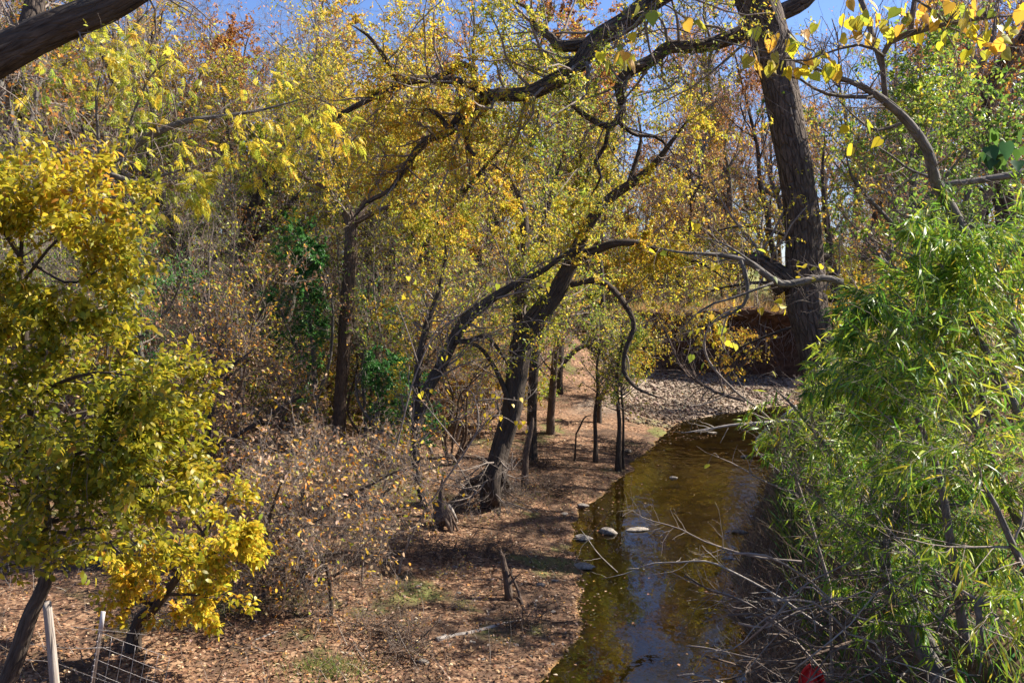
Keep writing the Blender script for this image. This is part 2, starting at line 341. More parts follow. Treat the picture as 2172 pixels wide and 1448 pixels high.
def groundmat():
    m, nt, out = nodes('forest_floor'); L = nt.links.new
    tc = nd(nt, 'ShaderNodeTexCoord'); z = nd(nt, 'ShaderNodeAttribute', attribute_name='zone'); sep = nd(nt, 'ShaderNodeSeparateColor'); L(z.outputs['Color'], sep.inputs[0])
    geo = nd(nt, 'ShaderNodeNewGeometry'); sx = nd(nt, 'ShaderNodeSeparateXYZ'); L(geo.outputs['Position'], sx.inputs[0])
    def noise(s, d=5., r=.6):
        n = nd(nt, 'ShaderNodeTexNoise', Scale=s, Detail=d, Roughness=r); L(tc.outputs['Object'], n.inputs['Vector']); return n
    def ramp(src, stops):
        r = nd(nt, 'ShaderNodeValToRGB'); e = r.color_ramp.elements
        while len(e) < len(stops): e.new(.5)
        for q, (p_, c) in zip(e, stops): q.position = p_; q.color = (*c, 1)
        L(src, r.inputs[0]); return r
    def mix(f, a, b):
        x = nd(nt, 'ShaderNodeMix', data_type='RGBA'); L(f, x.inputs[0]); L(a, x.inputs[6]); L(b, x.inputs[7]); return x.outputs[2]
    v = nd(nt, 'ShaderNodeTexVoronoi', Scale=22.); L(tc.outputs['Object'], v.inputs['Vector'])
    sv = nd(nt, 'ShaderNodeSeparateColor'); L(v.outputs['Color'], sv.inputs[0])
    lit = ramp(sv.outputs[0], [(.0, (.06, .035, .022)), (.35, (.16, .085, .05)), (.7, (.27, .155, .09)), (1., (.38, .25, .15))])
    soil = ramp(noise(4.).outputs['Fac'], [(.3, (.055, .033, .022)), (.7, (.14, .088, .058))])
    grass = ramp(noise(30.).outputs['Fac'], [(.3, (.09, .10, .03)), (.7, (.22, .21, .07))])
    mead = ramp(noise(9.).outputs['Fac'], [(.3, (.16, .17, .045)), (.7, (.34, .31, .10))])
    vg = nd(nt, 'ShaderNodeTexVoronoi', Scale=11.); L(tc.outputs['Object'], vg.inputs['Vector']); sg = nd(nt, 'ShaderNodeSeparateColor'); L(vg.outputs['Color'], sg.inputs[0])
    gravel = ramp(sg.outputs[0], [(.0, (.13, .09, .065)), (.5, (.28, .215, .16)), (1., (.42, .345, .265))])
    bed = ramp(noise(1.5).outputs['Fac'], [(.33, (.16, .085, .012)), (.5, (.50, .29, .04)), (.7, (.68, .46, .11))])
    def mr(src, a, b):
        q = nd(nt, 'ShaderNodeMapRange', interpolation_type='SMOOTHSTEP'); q.inputs[1].default_value = a; q.inputs[2].default_value = b; L(src, q.inputs[0]); return q.outputs[0]
    c = mix(mr(noise(1.1).outputs['Fac'], .44, .60), lit.outputs[0], soil.outputs[0])
    c = mix(mr(noise(.55, 6.).outputs['Fac'], .56, .68), c, grass.outputs[0])
    c = mix(sep.outputs[0], c, gravel.outputs[0]); c = mix(sep.outputs[1], c, soil.outputs[0]); c = mix(sep.outputs[2], c, mead.outputs[0])
    c = mix(mr(sx.outputs[2], .015, -.03), c, bed.outputs[0])
    p = nd(nt, 'ShaderNodeBsdfPrincipled', Roughness=.92); p.inputs['Specular IOR Level'].default_value = .15; L(c, p.inputs['Base Color'])
    b = nd(nt, 'ShaderNodeBump', Strength=.8, Distance=.04); L(noise(14., 8., .7).outputs['Fac'], b.inputs['Height']); L(b.outputs[0], p.inputs['Normal'])
    L(p.outputs[0], out.inputs[0]); return m
g = obj('ground', ground_me, groundmat()); g['kind'] = 'structure'

def watermat():
    m, nt, out = nodes('creek_water'); L = nt.links.new
    tc = nd(nt, 'ShaderNodeTexCoord'); mp = nd(nt, 'ShaderNodeMapping'); mp.inputs['Scale'].default_value = (1., .7, 1.); L(tc.outputs['Object'], mp.inputs[0])
    n = nd(nt, 'ShaderNodeTexNoise', Scale=3.2, Detail=2.5, Roughness=.55); L(mp.outputs[0], n.inputs['Vector'])
    b = nd(nt, 'ShaderNodeBump', Strength=.07, Distance=.05); L(n.outputs['Fac'], b.inputs['Height'])
    sx = nd(nt, 'ShaderNodeSeparateXYZ'); L(tc.outputs['Object'], sx.inputs[0]); q = nd(nt, 'ShaderNodeMapRange'); q.inputs[1].default_value = 14; q.inputs[2].default_value = 23; q.inputs[3].default_value = .07; q.inputs[4].default_value = .34; L(sx.outputs[1], q.inputs[0]); L(q.outputs[0], b.inputs['Strength'])
    fr = nd(nt, 'ShaderNodeFresnel', IOR=1.52); L(b.outputs[0], fr.inputs['Normal'])
    gl = nd(nt, 'ShaderNodeBsdfGlossy', Roughness=.01); L(b.outputs[0], gl.inputs['Normal'])
    tr = nd(nt, 'ShaderNodeBsdfTransparent'); tr.inputs[0].default_value = (.96, .84, .52, 1)
    mx = nd(nt, 'ShaderNodeMixShader'); L(fr.outputs[0], mx.inputs[0]); L(tr.outputs[0], mx.inputs[1]); L(gl.outputs[0], mx.inputs[2]); L(mx.outputs[0], out.inputs[0])
    return m
wx, wy = np.linspace(-3, 60, 64), np.linspace(-20, 44, 65); WX, WY = np.meshgrid(wx, wy); jj = (np.arange(64)[:, None] * 64 + np.arange(63)[None]).ravel()
w = obj('creek_water', mesh_from('creek_water', np.stack([WX, WY, WX * 0], -1).reshape(-1, 3), None, np.stack([jj, jj + 1, jj + 65, jj + 64], 1)), watermat()); w['kind'] = 'structure'

# ------------------------------------------------------------------ tree makers
def gd(u, v, w_, lift=0.): p = G(u, v + lift); return (u, v, w_, p[1])
def slim(stems, f=.8): return [(a, r * f) for a, r in stems]
def px_stem(pts, d, n=None, dd=0.0, taper=True):
    """pixel polyline (u, v, width px[, depth]) -> 3-D centre line and radii"""
    q, r = [], []
    for i, p in enumerate(pts):
        di = p[3] if len(p) > 3 else d + dd * i / max(len(pts) - 1, 1)
        q.append(P(p[0], p[1], di)); r.append(p[2] * .44 * di / F)
    if taper: r[-1] *= .3
    L = np.linalg.norm(np.diff(np.array(q), axis=0), axis=1).sum()
    return spline(q, r, n or max(8, int(L / .14)))
def rs(p, n):                                 # resample to n points
    i = np.linspace(0, len(p) - 1, n); f = np.arange(len(p))
    if p.ndim == 1: return np.interp(i, f, p)
    return np.stack([np.interp(i, f, p[:, k]) for k in range(p.shape[1])], 1)
def topx(q):
    q = q - np.array([0, 0, CAMZ]); b = (q[..., 2] * cP + q[..., 1] * sP) / (q[..., 1] * cP - q[..., 2] * sP); return q[..., 0] / (q[..., 1] * cP - q[..., 2] * sP) * F + W / 2, HH / 2 - b * F
def twigset(stems, levels, prune=None):
    pp = np.stack([rs(a, 16) for a, r in stems]); pr = np.stack([rs(r, 16) for a, r in stems]); out = []
    for lv in levels:
        pp, pr = grow(pp, pr, **lv)
        if prune is not None: k_ = prune(pp[:, -1]) & prune(pp[:, pp.shape[1] // 2]); pp, pr = pp[k_], pr[k_]
        out.append((pp, pr))
    return out

def tree(name, label, cat, stems, levels=(), leaf=None, bark=B_dark, twig=B_twig, group=None, ground=True, ridge=.12, knob=.05, k=14, flare=1.3, names=None, twigname='twigs', leafname='crown', leafmat_=None, split0=False, prune=None, skip=0):
    """stems: list of (points, radii); the first is the trunk"""
    reseed(label or name + str(len(stems[0][0])) + str(bark.name))
    stems = [list(s) for s in stems]
    if ground:                                # drop the trunk to the ground with a root flare
        a, r = stems[0]; b0 = a[0]; gz = float(T(b0[0], b0[1]))
        if b0[2] > gz - .05:
            m = max(3, int((b0[2] - gz) / .2) + 2); st = a[0] - a[min(3, len(a) - 1)]; st[2] = 0
            down = np.stack([b0 + st * 0.3 * t + np.array([0, 0, (gz - .15 - b0[2]) * t]) for t in np.linspace(1, 0, m)[:-1]])
            a = np.concatenate([down, a]); r = np.concatenate([np.full(len(down), r[0]), r])
        h = a[:, 2] - gz; r = r * (1 + (flare - 1) * np.exp(-np.maximum(h, 0) / .28)); stems[0] = [a, r]
    base = stems[0][0][0].copy(); base[2] = float(T(base[0], base[1])) if ground else base[2]
    root = thing(name, base, label, cat, group)
    for i, (a, r) in enumerate(stems):
        tb = TB(); tb.add(a, r, k if i == 0 else max(7, k - 5), ridge, knob)
        nm = (names[i] if names else ('trunk' if i == 0 else 'limb'))
        obj(nm, tb.build(nm, base), bark, root)
    if levels:
        lv = twigset(stems[skip:], levels, prune); tb = TB()
        for i, (a, r) in enumerate(lv):
            if i == 0 and split0:
                t0 = TB(); t0.add(a, r, 6, ridge * .6, knob); obj('limbs', t0.build('limbs', base), bark, root)
            else: tb.add(a, r, 5 if i == 0 and len(levels) > 1 else 3)
        o = obj(twigname, tb.build(twigname, base), twig, root); o['kind'] = 'stuff'
        for lf in ([leaf] if isinstance(leaf, dict) else (leaf or [])):
            add_leaves(root, base, lv, lf, leafname, leafmat_ or M_leaf)
    return root
def add_leaves(root, base, lv, lf, leafname, mat):
    tp = [lv[i][0] for i in lf.get('on', [-1])]; n = max(t.shape[1] for t in tp)
    tp = np.concatenate([t if t.shape[1] == n else np.stack([rs(x, n) for x in t]) for t in tp])
    if 'keep' in lf: tp = tp[lf['keep'](tp[:, n // 2])]
    pos, tan, idx = on_twigs(tp, lf['n'], lf.get('tr', (.2, 1.)), lf.get('clump', .5), lf.get('cs', 1.2))
    L = rng.uniform(*lf['size'], lf['n']); wd = L * lf.get('asp', .5)
    fr = frames(lf['n'], tan, lf.get('droop', .3), lf.get('spread', .7), lf.get('flat', .7), lf.get('along', .5))
    pos = pos + rng.normal(size=pos.shape) * lf.get('jit', .01)
    col = pick(lf['pal'], lf['n'], pos + rng.normal(size=3) * 5, ks=lf.get('ks', .9))
    npart = lf.get('parts', 0); tm = lf.get('tmpl', KITE)
    sel = np.zeros(lf['n'], bool)
    if npart:                                 # the leaves that show largest, each a part of its own
        q = pos - np.array([0, 0, CAMZ]); u = q[:, 0] / q[:, 1] * F + W / 2; b = (q[:, 2] * cP + q[:, 1] * sP) / (q[:, 1] * cP - q[:, 2] * sP); v = HH / 2 - b * F
        ok = (u > 5) & (u < W - 5) & (v > 5) & (v < HH - 5) & (q[:, 1] > .5)
        sc = np.where(ok, L / np.linalg.norm(q, axis=1), -1); s_ = np.argsort(-sc)[:npart]; sel[s_[sc[s_] > 0]] = True
        leaf_parts(root, base, tm, pos[sel], [f[sel] for f in fr], L[sel], lf.get('asp', .5), lf['pal'], mat, lf.get('partname', 'leaf'))
    if (~sel).any():
        o = obj(leafname, bake(tm, pos[~sel], [f[~sel] for f in fr], L[~sel], wd[~sel], col[~sel], base, leafname), mat, root); o['kind'] = 'stuff'
def leaf_parts(root, base, tm, pos, fr, L, asp, pal, mat, pname='leaf'):
    vs = []
    for i in range(8):
        c = pick(pal, 1)[0]; v = tm[0] * np.array([1, asp, 1]) * (1 + rng.normal(size=tm[0].shape) * .03)
        me = mesh_from(pname, v, tm[1], None, {'col': ('FLOAT_COLOR', np.repeat(c[None], len(v), 0))}); me.materials.append(mat); vs.append(me)
    ax, wd, nm = fr
    for i in range(len(pos)):
        o = bpy.data.objects.new(pname, vs[int(rng.integers(8))]); COL.objects.link(o); o.parent = root
        M = Matrix(np.stack([np.append(ax[i] * L[i], 0), np.append(wd[i] * L[i], 0), np.append(nm[i] * L[i], 0), np.append(pos[i] - base, 1)], 1).tolist())
        o.matrix_local = M
def copy_tree(root, loc, rz, sc, label=None, group=None):
    r = root.copy(); COL.objects.link(r); r.location = loc; r.rotation_euler = (rng.normal() * .04, rng.normal() * .04, rz); r.scale = (sc[0], sc[0], sc[1])
    if label: r['label'] = label
    if group: r['group'] = group
    for ch in root.children:
        c = ch.copy(); COL.objects.link(c); c.parent = r
    return r

# ------------------------------------------------------------------ the named trees
D = 15.5                                       # great tree on the right bank
big = [px_stem([(1750, 830, 92), (1728, 720, 88), (1712, 640, 96), (1706, 560, 88), (1703, 470, 78), (1690, 380, 76), (1668, 260, 80), (1650, 150, 82), (1625, 60, 86), (1590, -40, 92), (1560, -160, 92), (1555, -300, 80), (1600, -460, 60)], D),
       px_stem([(1565, -130, 62), (1500, -70, 56), (1400, -10, 50), (1330, 45, 46), (1265, 85, 44), (1225, 140, 40), (1165, 178, 38), (1110, 200, 34), (1045, 203, 30), (985, 240, 24), (950, 280, 20), (900, 300, 16), (862, 350, 14), (830, 400, 12), (780, 430, 10), (742, 470, 6)], D, dd=-1.0),
       px_stem([(1735, -40, 40), (1700, 5, 38), (1640, 35, 38), (1570, 72, 36), (1490, 98, 32), (1420, 100, 30), (1385, 128, 28), (1335, 152, 25), (1313, 185, 22), (1320, 235, 18), (1292, 268, 15), (1245, 248, 14), (1210, 220, 10), (1185, 190, 6)], D + .7, dd=-.5),
       px_stem([(1262, 92, 34), (1190, 98, 26), (1170, 80, 20), (1135, 55, 15), (1122, 20, 11), (1085, 2, 7)], D, dd=.4),
       px_stem([(1040, 200, 22), (990, 178, 19), (935, 168, 20), (870, 172, 18), (815, 195, 15), (750, 228, 12), (690, 262, 9), (620, 300, 5)], D - .6, dd=-.8),
       px_stem([(1012, 150, 14), (975, 135, 15), (950, 155, 13), (890, 168, 12)], D - .7),
       px_stem([(955, 280, 15), (930, 245, 12), (900, 232, 10), (895, 255, 5)], D - .8),
       px_stem([(985, 245, 13), (988, 290, 11), (998, 322, 9), (1040, 345, 6), (1085, 380, 3)], D - .7, dd=-.4),
       px_stem([(1292, 268, 12), (1283, 310, 10), (1262, 345, 9), (1275, 375, 7), (1250, 420, 4)], D + .2, dd=.3),
       px_stem([(1310, 255, 10), (1345, 285, 9), (1395, 292, 8), (1430, 330, 5)], D + .3, dd=.5),
       px_stem([(850, 180, 13), (820, 130, 11), (785, 80, 8), (740, 50, 5)], D - 1., dd=-.5),
       px_stem([(1670, 605, 70), (1640, 575, 46), (1600, 552, 36), (1570, 545, 30), (1552, 540, 26)], D),
       px_stem([(1715, 550, 30), (1745, 545, 24), (1765, 543, 20)], D)]
LV_BIG = [dict(M=165, ln=(.9, 2.9), ang=(30, 75), n=7, wig=.20, up=.04, rr=.32, tr=(.12, 1), rmax=.03),
          dict(M=900, ln=(.35, 1.0), ang=(25, 70), n=5, wig=.18, up=.0, rr=.5),
          dict(M=4400, ln=(.15, .45), ang=(25, 75), n=3, wig=.15, up=-.03, rr=.6)]
tree('creekside_elm', 'massive ridged-bark tree on the right bank, its dark crooked limbs reaching left', 'tree', big, LV_BIG,
     dict(n=42000, size=(.04, .07), asp=.5, pal=PAL_ELM, on=[1, 2], clump=.8, cs=.8, droop=.3, ks=.7), bark=B_big, ridge=.16, knob=.05, k=44, flare=1.15, skip=1,
     names=['trunk'] + ['limb'] * 10 + ['hollow_stub', 'broken_stub'])

D = 17.2                                       # leaning tree in the middle
lean = [px_stem([(1040, 1042, 60, 17.0), (1050, 1000, 60, 17.0), (1064, 945, 58, 17.1), (1085, 870, 60), (1095, 800, 66), (1108, 730, 70), (1135, 680, 66), (1175, 625, 54), (1208, 565, 44), (1232, 510, 38), (1262, 455, 34), (1300, 415, 30), (1345, 385, 26), (1385, 352, 20), (1425, 300, 12), (1470, 240, 6)], D, dd=-.6),
        px_stem([(1105, 740, 50), (1104, 660, 46), (1106, 580, 40), (1112, 510, 32), (1108, 440, 22), (1080, 370, 12)], D + .5, dd=.6),
        px_stem([(1222, 545, 30), (1265, 530, 26), (1310, 515, 22), (1370, 520, 18), (1430, 545, 14), (1490, 560, 9), (1550, 600, 5)], D - .3, dd=-1.),
        px_stem([(1210, 605, 16), (1255, 595, 18), (1290, 605, 18), (1325, 645, 17), (1345, 690, 16), (1328, 740, 15), (1323, 785, 14), (1342, 815, 11), (1368, 832, 8), (1420, 850, 3)], D - .3, dd=-.5),
        px_stem([(1330, 400, 18), (1350, 340, 14), (1360, 290, 9), (1350, 230, 5)], D - .5, dd=.3),
        px_stem([(1074, 915, 24, 17.15), (1052, 975, 34, 17.1), (1028, 1008, 30, 17.2), gd(1000, 1022, 22), gd(965, 1036, 12)], D),
        px_stem([(1072, 915, 24, 17.05), (1056, 985, 34, 16.85), (1048, 1045, 34, 16.6), gd(1054, 1075, 28), gd(1060, 1098, 12)], D), px_stem([(1060, 960, 24, 17.0), (1066, 1010, 30, 16.9), gd(1085, 1040, 20), gd(1110, 1052, 8)], D), px_stem([(1055, 975, 24, 16.9), (1036, 1035, 28, 16.7), gd(1022, 1062, 20), gd(1005, 1082, 8)], D), px_stem([(1055, 975, 22, 17.0), (1025, 1020, 22, 16.9), gd(995, 1042, 14), gd(968, 1062, 6)], D),
        px_stem([(1085, 865, 20), (1060, 800, 14), (1030, 750, 12), (1005, 730, 12), (970, 738, 10)], D - .3)]
LV_MID = [dict(M=75, ln=(.6, 1.8), ang=(30, 80), n=6, wig=.22, up=.04, rr=.35, tr=(.2, 1), rmax=.022),
          dict(M=520, ln=(.3, .9), ang=(25, 75), n=5, wig=.2, up=.0, rr=.5),
          dict(M=2600, ln=(.12, .4), ang=(25, 75), n=3, wig=.18, up=-.02, rr=.6)]
lroot = tree('leaning_elm', 'dark tree leaning right over the creek edge, split roots and an arching lower limb', 'tree', slim(lean), LV_MID,
     dict(n=17000, size=(.04, .072), asp=.5, pal=PAL_ELM, on=[1, 2], clump=1.3, keep=lambda q: (q[:, 2] > 3.2) | (q[:, 0] > 2.2)), bark=B_dark, ridge=.14, knob=.06, k=30, flare=1.1,
     names=['trunk', 'vine_wrapped_trunk', 'limb', 'limb', 'limb', 'root', 'root', 'root', 'root', 'root', 'limb'])

D = 15.9                                       # thinner double tree left of it
tree('crooked_sapling_pair', 'two-stemmed slender tree with bent grey trunk slanting right beside the uprooted stump', 'tree',
     slim([px_stem([(908, 1085, 20), (890, 1030, 24), (880, 960, 30), (888, 890, 32), (905, 830, 32), (935, 775, 34), (962, 720, 33), (992, 675, 32), (1040, 635, 28), (1090, 605, 22), (1150, 575, 16), (1205, 535, 12), (1250, 518, 6)], D, dd=.6),
      px_stem([(885, 940, 20), (882, 850, 22), (890, 760, 22), (905, 690, 20), (930, 620, 14), (945, 540, 8), (940, 470, 4)], D + .1, dd=.8),
      px_stem([(965, 725, 16), (1000, 722, 14), (1030, 712, 13), (1060, 745, 9), (1085, 790, 5)], D + .2)], .85),
     LV_MID[:1] + [dict(LV_MID[1], M=400), dict(LV_MID[2], M=1500)], dict(n=5200, size=(.04, .075), asp=.55, pal=PAL_GOLD, on=[1, 2], clump=1.5), bark=B_dark, k=16, flare=1.2)

D = 20.5                                       # straight vine trunk
vroot = tree('vine_clad_tree', 'straight slim tree wrapped in hairy brown vines beside the dark green privet', 'tree',
     [px_stem([(718, 925, 30), (722, 850, 29), (728, 760, 29), (735, 650, 31), (742, 560, 30), (745, 490, 30), (735, 440, 24), (718, 380, 18), (705, 310, 13), (700, 240, 9), (705, 150, 5)], D),
      px_stem([(748, 480, 22), (770, 440, 20), (800, 395, 16), (815, 340, 12), (845, 260, 9), (880, 190, 5)], D, dd=.8),
      px_stem([(735, 440, 12), (690, 400, 10), (640, 370, 8), (600, 310, 5)], D, dd=-.5),
      px_stem([(738, 420, 11), (700, 340, 9), (660, 260, 6), (650, 180, 4)], D, dd=.7),
      px_stem([(748, 475, 14), (820, 440, 10), (880, 430, 8), (950, 470, 4)], D, dd=-.6)],
     [dict(M=90, ln=(.7, 2.2), ang=(30, 75), n=6, wig=.2, up=.05, rr=.4, tr=(.45, 1), rmax=.025), dict(M=650, ln=(.3, 1.0), ang=(25, 75), n=5, wig=.2, up=0, rr=.5), dict(M=3000, ln=(.15, .45), ang=(25, 75), n=3, wig=.18, up=-.02, rr=.6)],
     dict(n=22000, size=(.05, .08), asp=.5, pal=PAL_ELM, on=[1, 2], clump=1.2), bark=B_vine, ridge=.25, knob=.06, k=22, flare=1.3)
vst = px_stem([(718, 925, 30), (722, 850, 29), (728, 760, 29), (735, 650, 31), (742, 560, 30), (745, 490, 30), (735, 440, 24), (718, 380, 18)], 20.5, taper=False)
def wrap(root, stem, t0, t1, n, hair=200, rad=.012):
    a, r = stem; base = np.array(root.location); m = len(a); i0, i1 = int(t0 * m), int(t1 * m); c, rr_ = a[i0:i1], r[i0:i1]
    tan = np.gradient(c, axis=0); tan /= np.linalg.norm(tan, axis=1, keepdims=True); e1 = np.cross(tan, [0, 1, 0]); e1 /= np.linalg.norm(e1, axis=1, keepdims=True); e2 = np.cross(tan, e1); L = np.linspace(0, 1, len(c)); vs = []
    for j in range(n):
        th = rng.uniform(0, 6.28) + L * rng.uniform(-3, 3) + .4 * np.sin(L * rng.uniform(5, 14)); q = c + (e1 * np.cos(th)[:, None] + e2 * np.sin(th)[:, None]) * (rr_ * rng.uniform(1., 1.12))[:, None]
        tb = TB(); rv = np.full(len(c), rad * rng.uniform(.5, 1.3)) * (1.1 - .5 * L); tb.add(q, rv, 5, .2, .1); obj('vine', tb.build('vine', base), B_vine, root); vs.append((q, rv))
    lv = twigset(vs, [dict(M=hair, ln=(.12, .45), ang=(20, 80), n=5, wig=.3, up=-.03, rr=.35, tr=(.02, 1), rmin=.002)]); tb = TB(); tb.add(*lv[0], 3); o = obj('vine_hair', tb.build('vine_hair', base), B_vine, root); o['kind'] = 'stuff'
def midtree(name, label, stems, d, n, pal, M0=70, bark=B_dark, **kw):
    return tree(name, label, 'tree', [px_stem(s, d, dd=rng.uniform(-.8, .8)) for s in stems],
        [dict(M=M0, ln=(.9, 3.0), ang=(25, 70), n=6, wig=.2, up=.05, rr=.4, tr=(.35, 1), rmax=.03), dict(M=M0 * 6, ln=(.4, 1.3), ang=(25, 75), n=5, wig=.2, up=0, rr=.5), dict(M=M0 * 24, ln=(.2, .6), ang=(25, 75), n=3, wig=.18, up=-.02, rr=.6, rmin=.003)],
        dict(n=n, size=(.06, .11), asp=.55, pal=pal, on=[1, 2], clump=1.2), bark=bark, k=12, **kw)
wrap(vroot, vst, 0, 1, 9, 420)
wrap(lroot, slim([px_stem([(1105, 740, 50), (1104, 660, 46), (1106, 580, 40), (1112, 510, 32), (1108, 440, 22)], 17.7, dd=.5, taper=False)])[0], 0, 1, 7, 260)
midtree('forked_woodland_tree', 'dark forked tree left of the privet with a long limb slanting down left',
        [[(512, 690, 34), (508, 620, 36), (510, 560, 38), (525, 490, 36), (540, 440, 30), (565, 390, 24), (590, 330, 18), (620, 250, 12), (640, 160, 7)],
         [(530, 520, 22), (560, 490, 20), (600, 450, 16), (640, 410, 10), (700, 400, 5)], [(535, 650, 20), (540, 600, 22), (525, 560, 20)], [(505, 515, 14), (440, 555, 13), (380, 585, 11), (330, 600, 8)], [(545, 435, 14), (500, 350, 10), (480, 260, 7), (470, 160, 4)]], 26, 12000, PAL_OLIVE)
midtree('tall_dark_tree', 'tall dark trunk behind the gold shrub, upper left woodland',
        [[(332, 640, 30), (335, 540, 32), (336, 450, 32), (342, 380, 30), (348, 310, 26), (330, 230, 20), (320, 130, 14), (330, 20, 8)], [(345, 330, 14), (400, 240, 10), (430, 140, 6)], [(338, 400, 12), (290, 300, 9), (250, 200, 6), (240, 100, 4)]], 29, 13000, PAL_GOLD)
midtree('twin_stem_tree', 'two thin crossing stems between the tall dark trunk and the gold shrub',
        [[(318, 620, 16), (308, 540, 17), (292, 480, 16), (300, 400, 14), (318, 320, 11), (330, 240, 7)], [(305, 530, 12), (280, 440, 11), (285, 380, 9), (260, 290, 6)]], 25, 5000, PAL_OLIVE, 45)
midtree('shaded_tree', 'thick dark trunk close behind the vine-wrapped tree',
        [[(795, 700, 34), (790, 600, 36), (782, 540, 34), (785, 480, 28), (800, 400, 22), (830, 300, 15), (840, 180, 8)], [(785, 500, 16), (830, 430, 12), (900, 370, 8), (960, 330, 4)]], 25, 9000, PAL_GOLD)
midtree('slanting_tree', 'dark trunk slanting up right behind the leaning tree, sky at its sides',
        [[(950, 760, 18), (985, 640, 20), (1010, 570, 26), (1035, 520, 28), (1060, 460, 24), (1090, 390, 18), (1130, 300, 12), (1150, 200, 7)], [(1040, 510, 16), (1040, 430, 12), (1020, 340, 8), (1000, 240, 4)]], 29, 9000, PAL_GOLD)
midtree('upright_tree', 'upright pair of slim stems left of the slanting trunk, mid woodland',
        [[(900, 740, 16), (905, 640, 18), (912, 560, 18), (918, 470, 15), (925, 370, 11), (915, 260, 6)], [(908, 620, 13), (945, 540, 13), (970, 470, 11), (990, 370, 7)]], 31, 8000, PAL_ORANGE)
midtree('dark_post_tree', 'thin dark upright stem just right of the leaning trunk',
        [[(1128, 900, 24), (1130, 820, 24), (1136, 740, 24), (1140, 660, 22), (1142, 580, 20), (1150, 500, 16), (1170, 410, 12), (1200, 310, 7)], [(1142, 600, 10), (1180, 540, 9), (1200, 470, 6)]], 21, 7000, PAL_OLIVE, 50)
midtree('bank_tree', 'slim dark tree with a low limb reaching right, on the flat before the cut bank',
        [[(1185, 800, 20), (1188, 740, 20), (1185, 680, 18), (1192, 600, 14), (1205, 500, 10), (1215, 420, 6)], [(1190, 775, 12), (1225, 740, 12), (1260, 728, 11), (1310, 722, 7), (1380, 700, 4)]], 30, 5000, PAL_GOLD, 45)
midtree('flat_sapling', 'short reddish trunk standing alone in sunlit litter right of the leaning tree',
        [[(1168, 885, 18), (1172, 830, 18), (1176, 775, 17), (1185, 700, 12), (1200, 620, 8), (1195, 540, 5)]], 24, 2600, PAL_OLIVE, 30, bark=B_vine)
for i, (pts, lb, d) in enumerate([
    ([(1263, 925, 12), (1262, 880, 12), (1268, 830, 11), (1266, 780, 9), (1275, 720, 6), (1270, 660, 4)], 'left of two thin saplings at the creek bend', 21.5),
    ([(1312, 945, 16), (1314, 900, 14), (1310, 850, 12), (1308, 800, 10), (1318, 740, 7), (1330, 680, 4)], 'thicker right-hand sapling at the creek bend, brush caught at its foot', 21),
    ([(1322, 935, 8), (1322, 880, 8), (1318, 820, 7), (1325, 760, 5), (1350, 700, 3)], 'hair-thin sapling touching the thicker one at the creek bend', 21.2),
    ([(1272, 850, 14), (1285, 820, 13), (1298, 780, 11), (1300, 730, 8), (1290, 670, 5)], 'short tilted sapling behind the creek bend pair', 26),
    ([(1222, 920, 5), (1230, 905, 6), (1240, 885, 5), (1255, 880, 3)], 'tiny bare bent seedling in the sunlit litter', 21.3)]):
    tree('creek_sapling', lb, 'sapling', slim([px_stem(pts, d)], .75), [dict(M=40, ln=(.4, 1.3), ang=(30, 80), n=5, wig=.2, up=.04, rr=.5, tr=(.4, 1)), dict(M=260, ln=(.2, .6), ang=(25, 75), n=4, wig=.2, up=0, rr=.5)] if i < 4 else [dict(M=6, ln=(.1, .3), n=4)],
         dict(n=900, size=(.05, .09), asp=.5, pal=PAL_OLIVE, on=[1], clump=1.) if i < 4 else None, k=9, flare=1.7)
tree('orange_stub', 'short broken orange-brown stub right of the leaning trunk base', 'stump', [px_stem([(1115, 962, 16), (1122, 930, 15), (1128, 900, 13), (1131, 885, 6)], 18.5)], bark=B_vine, k=10)

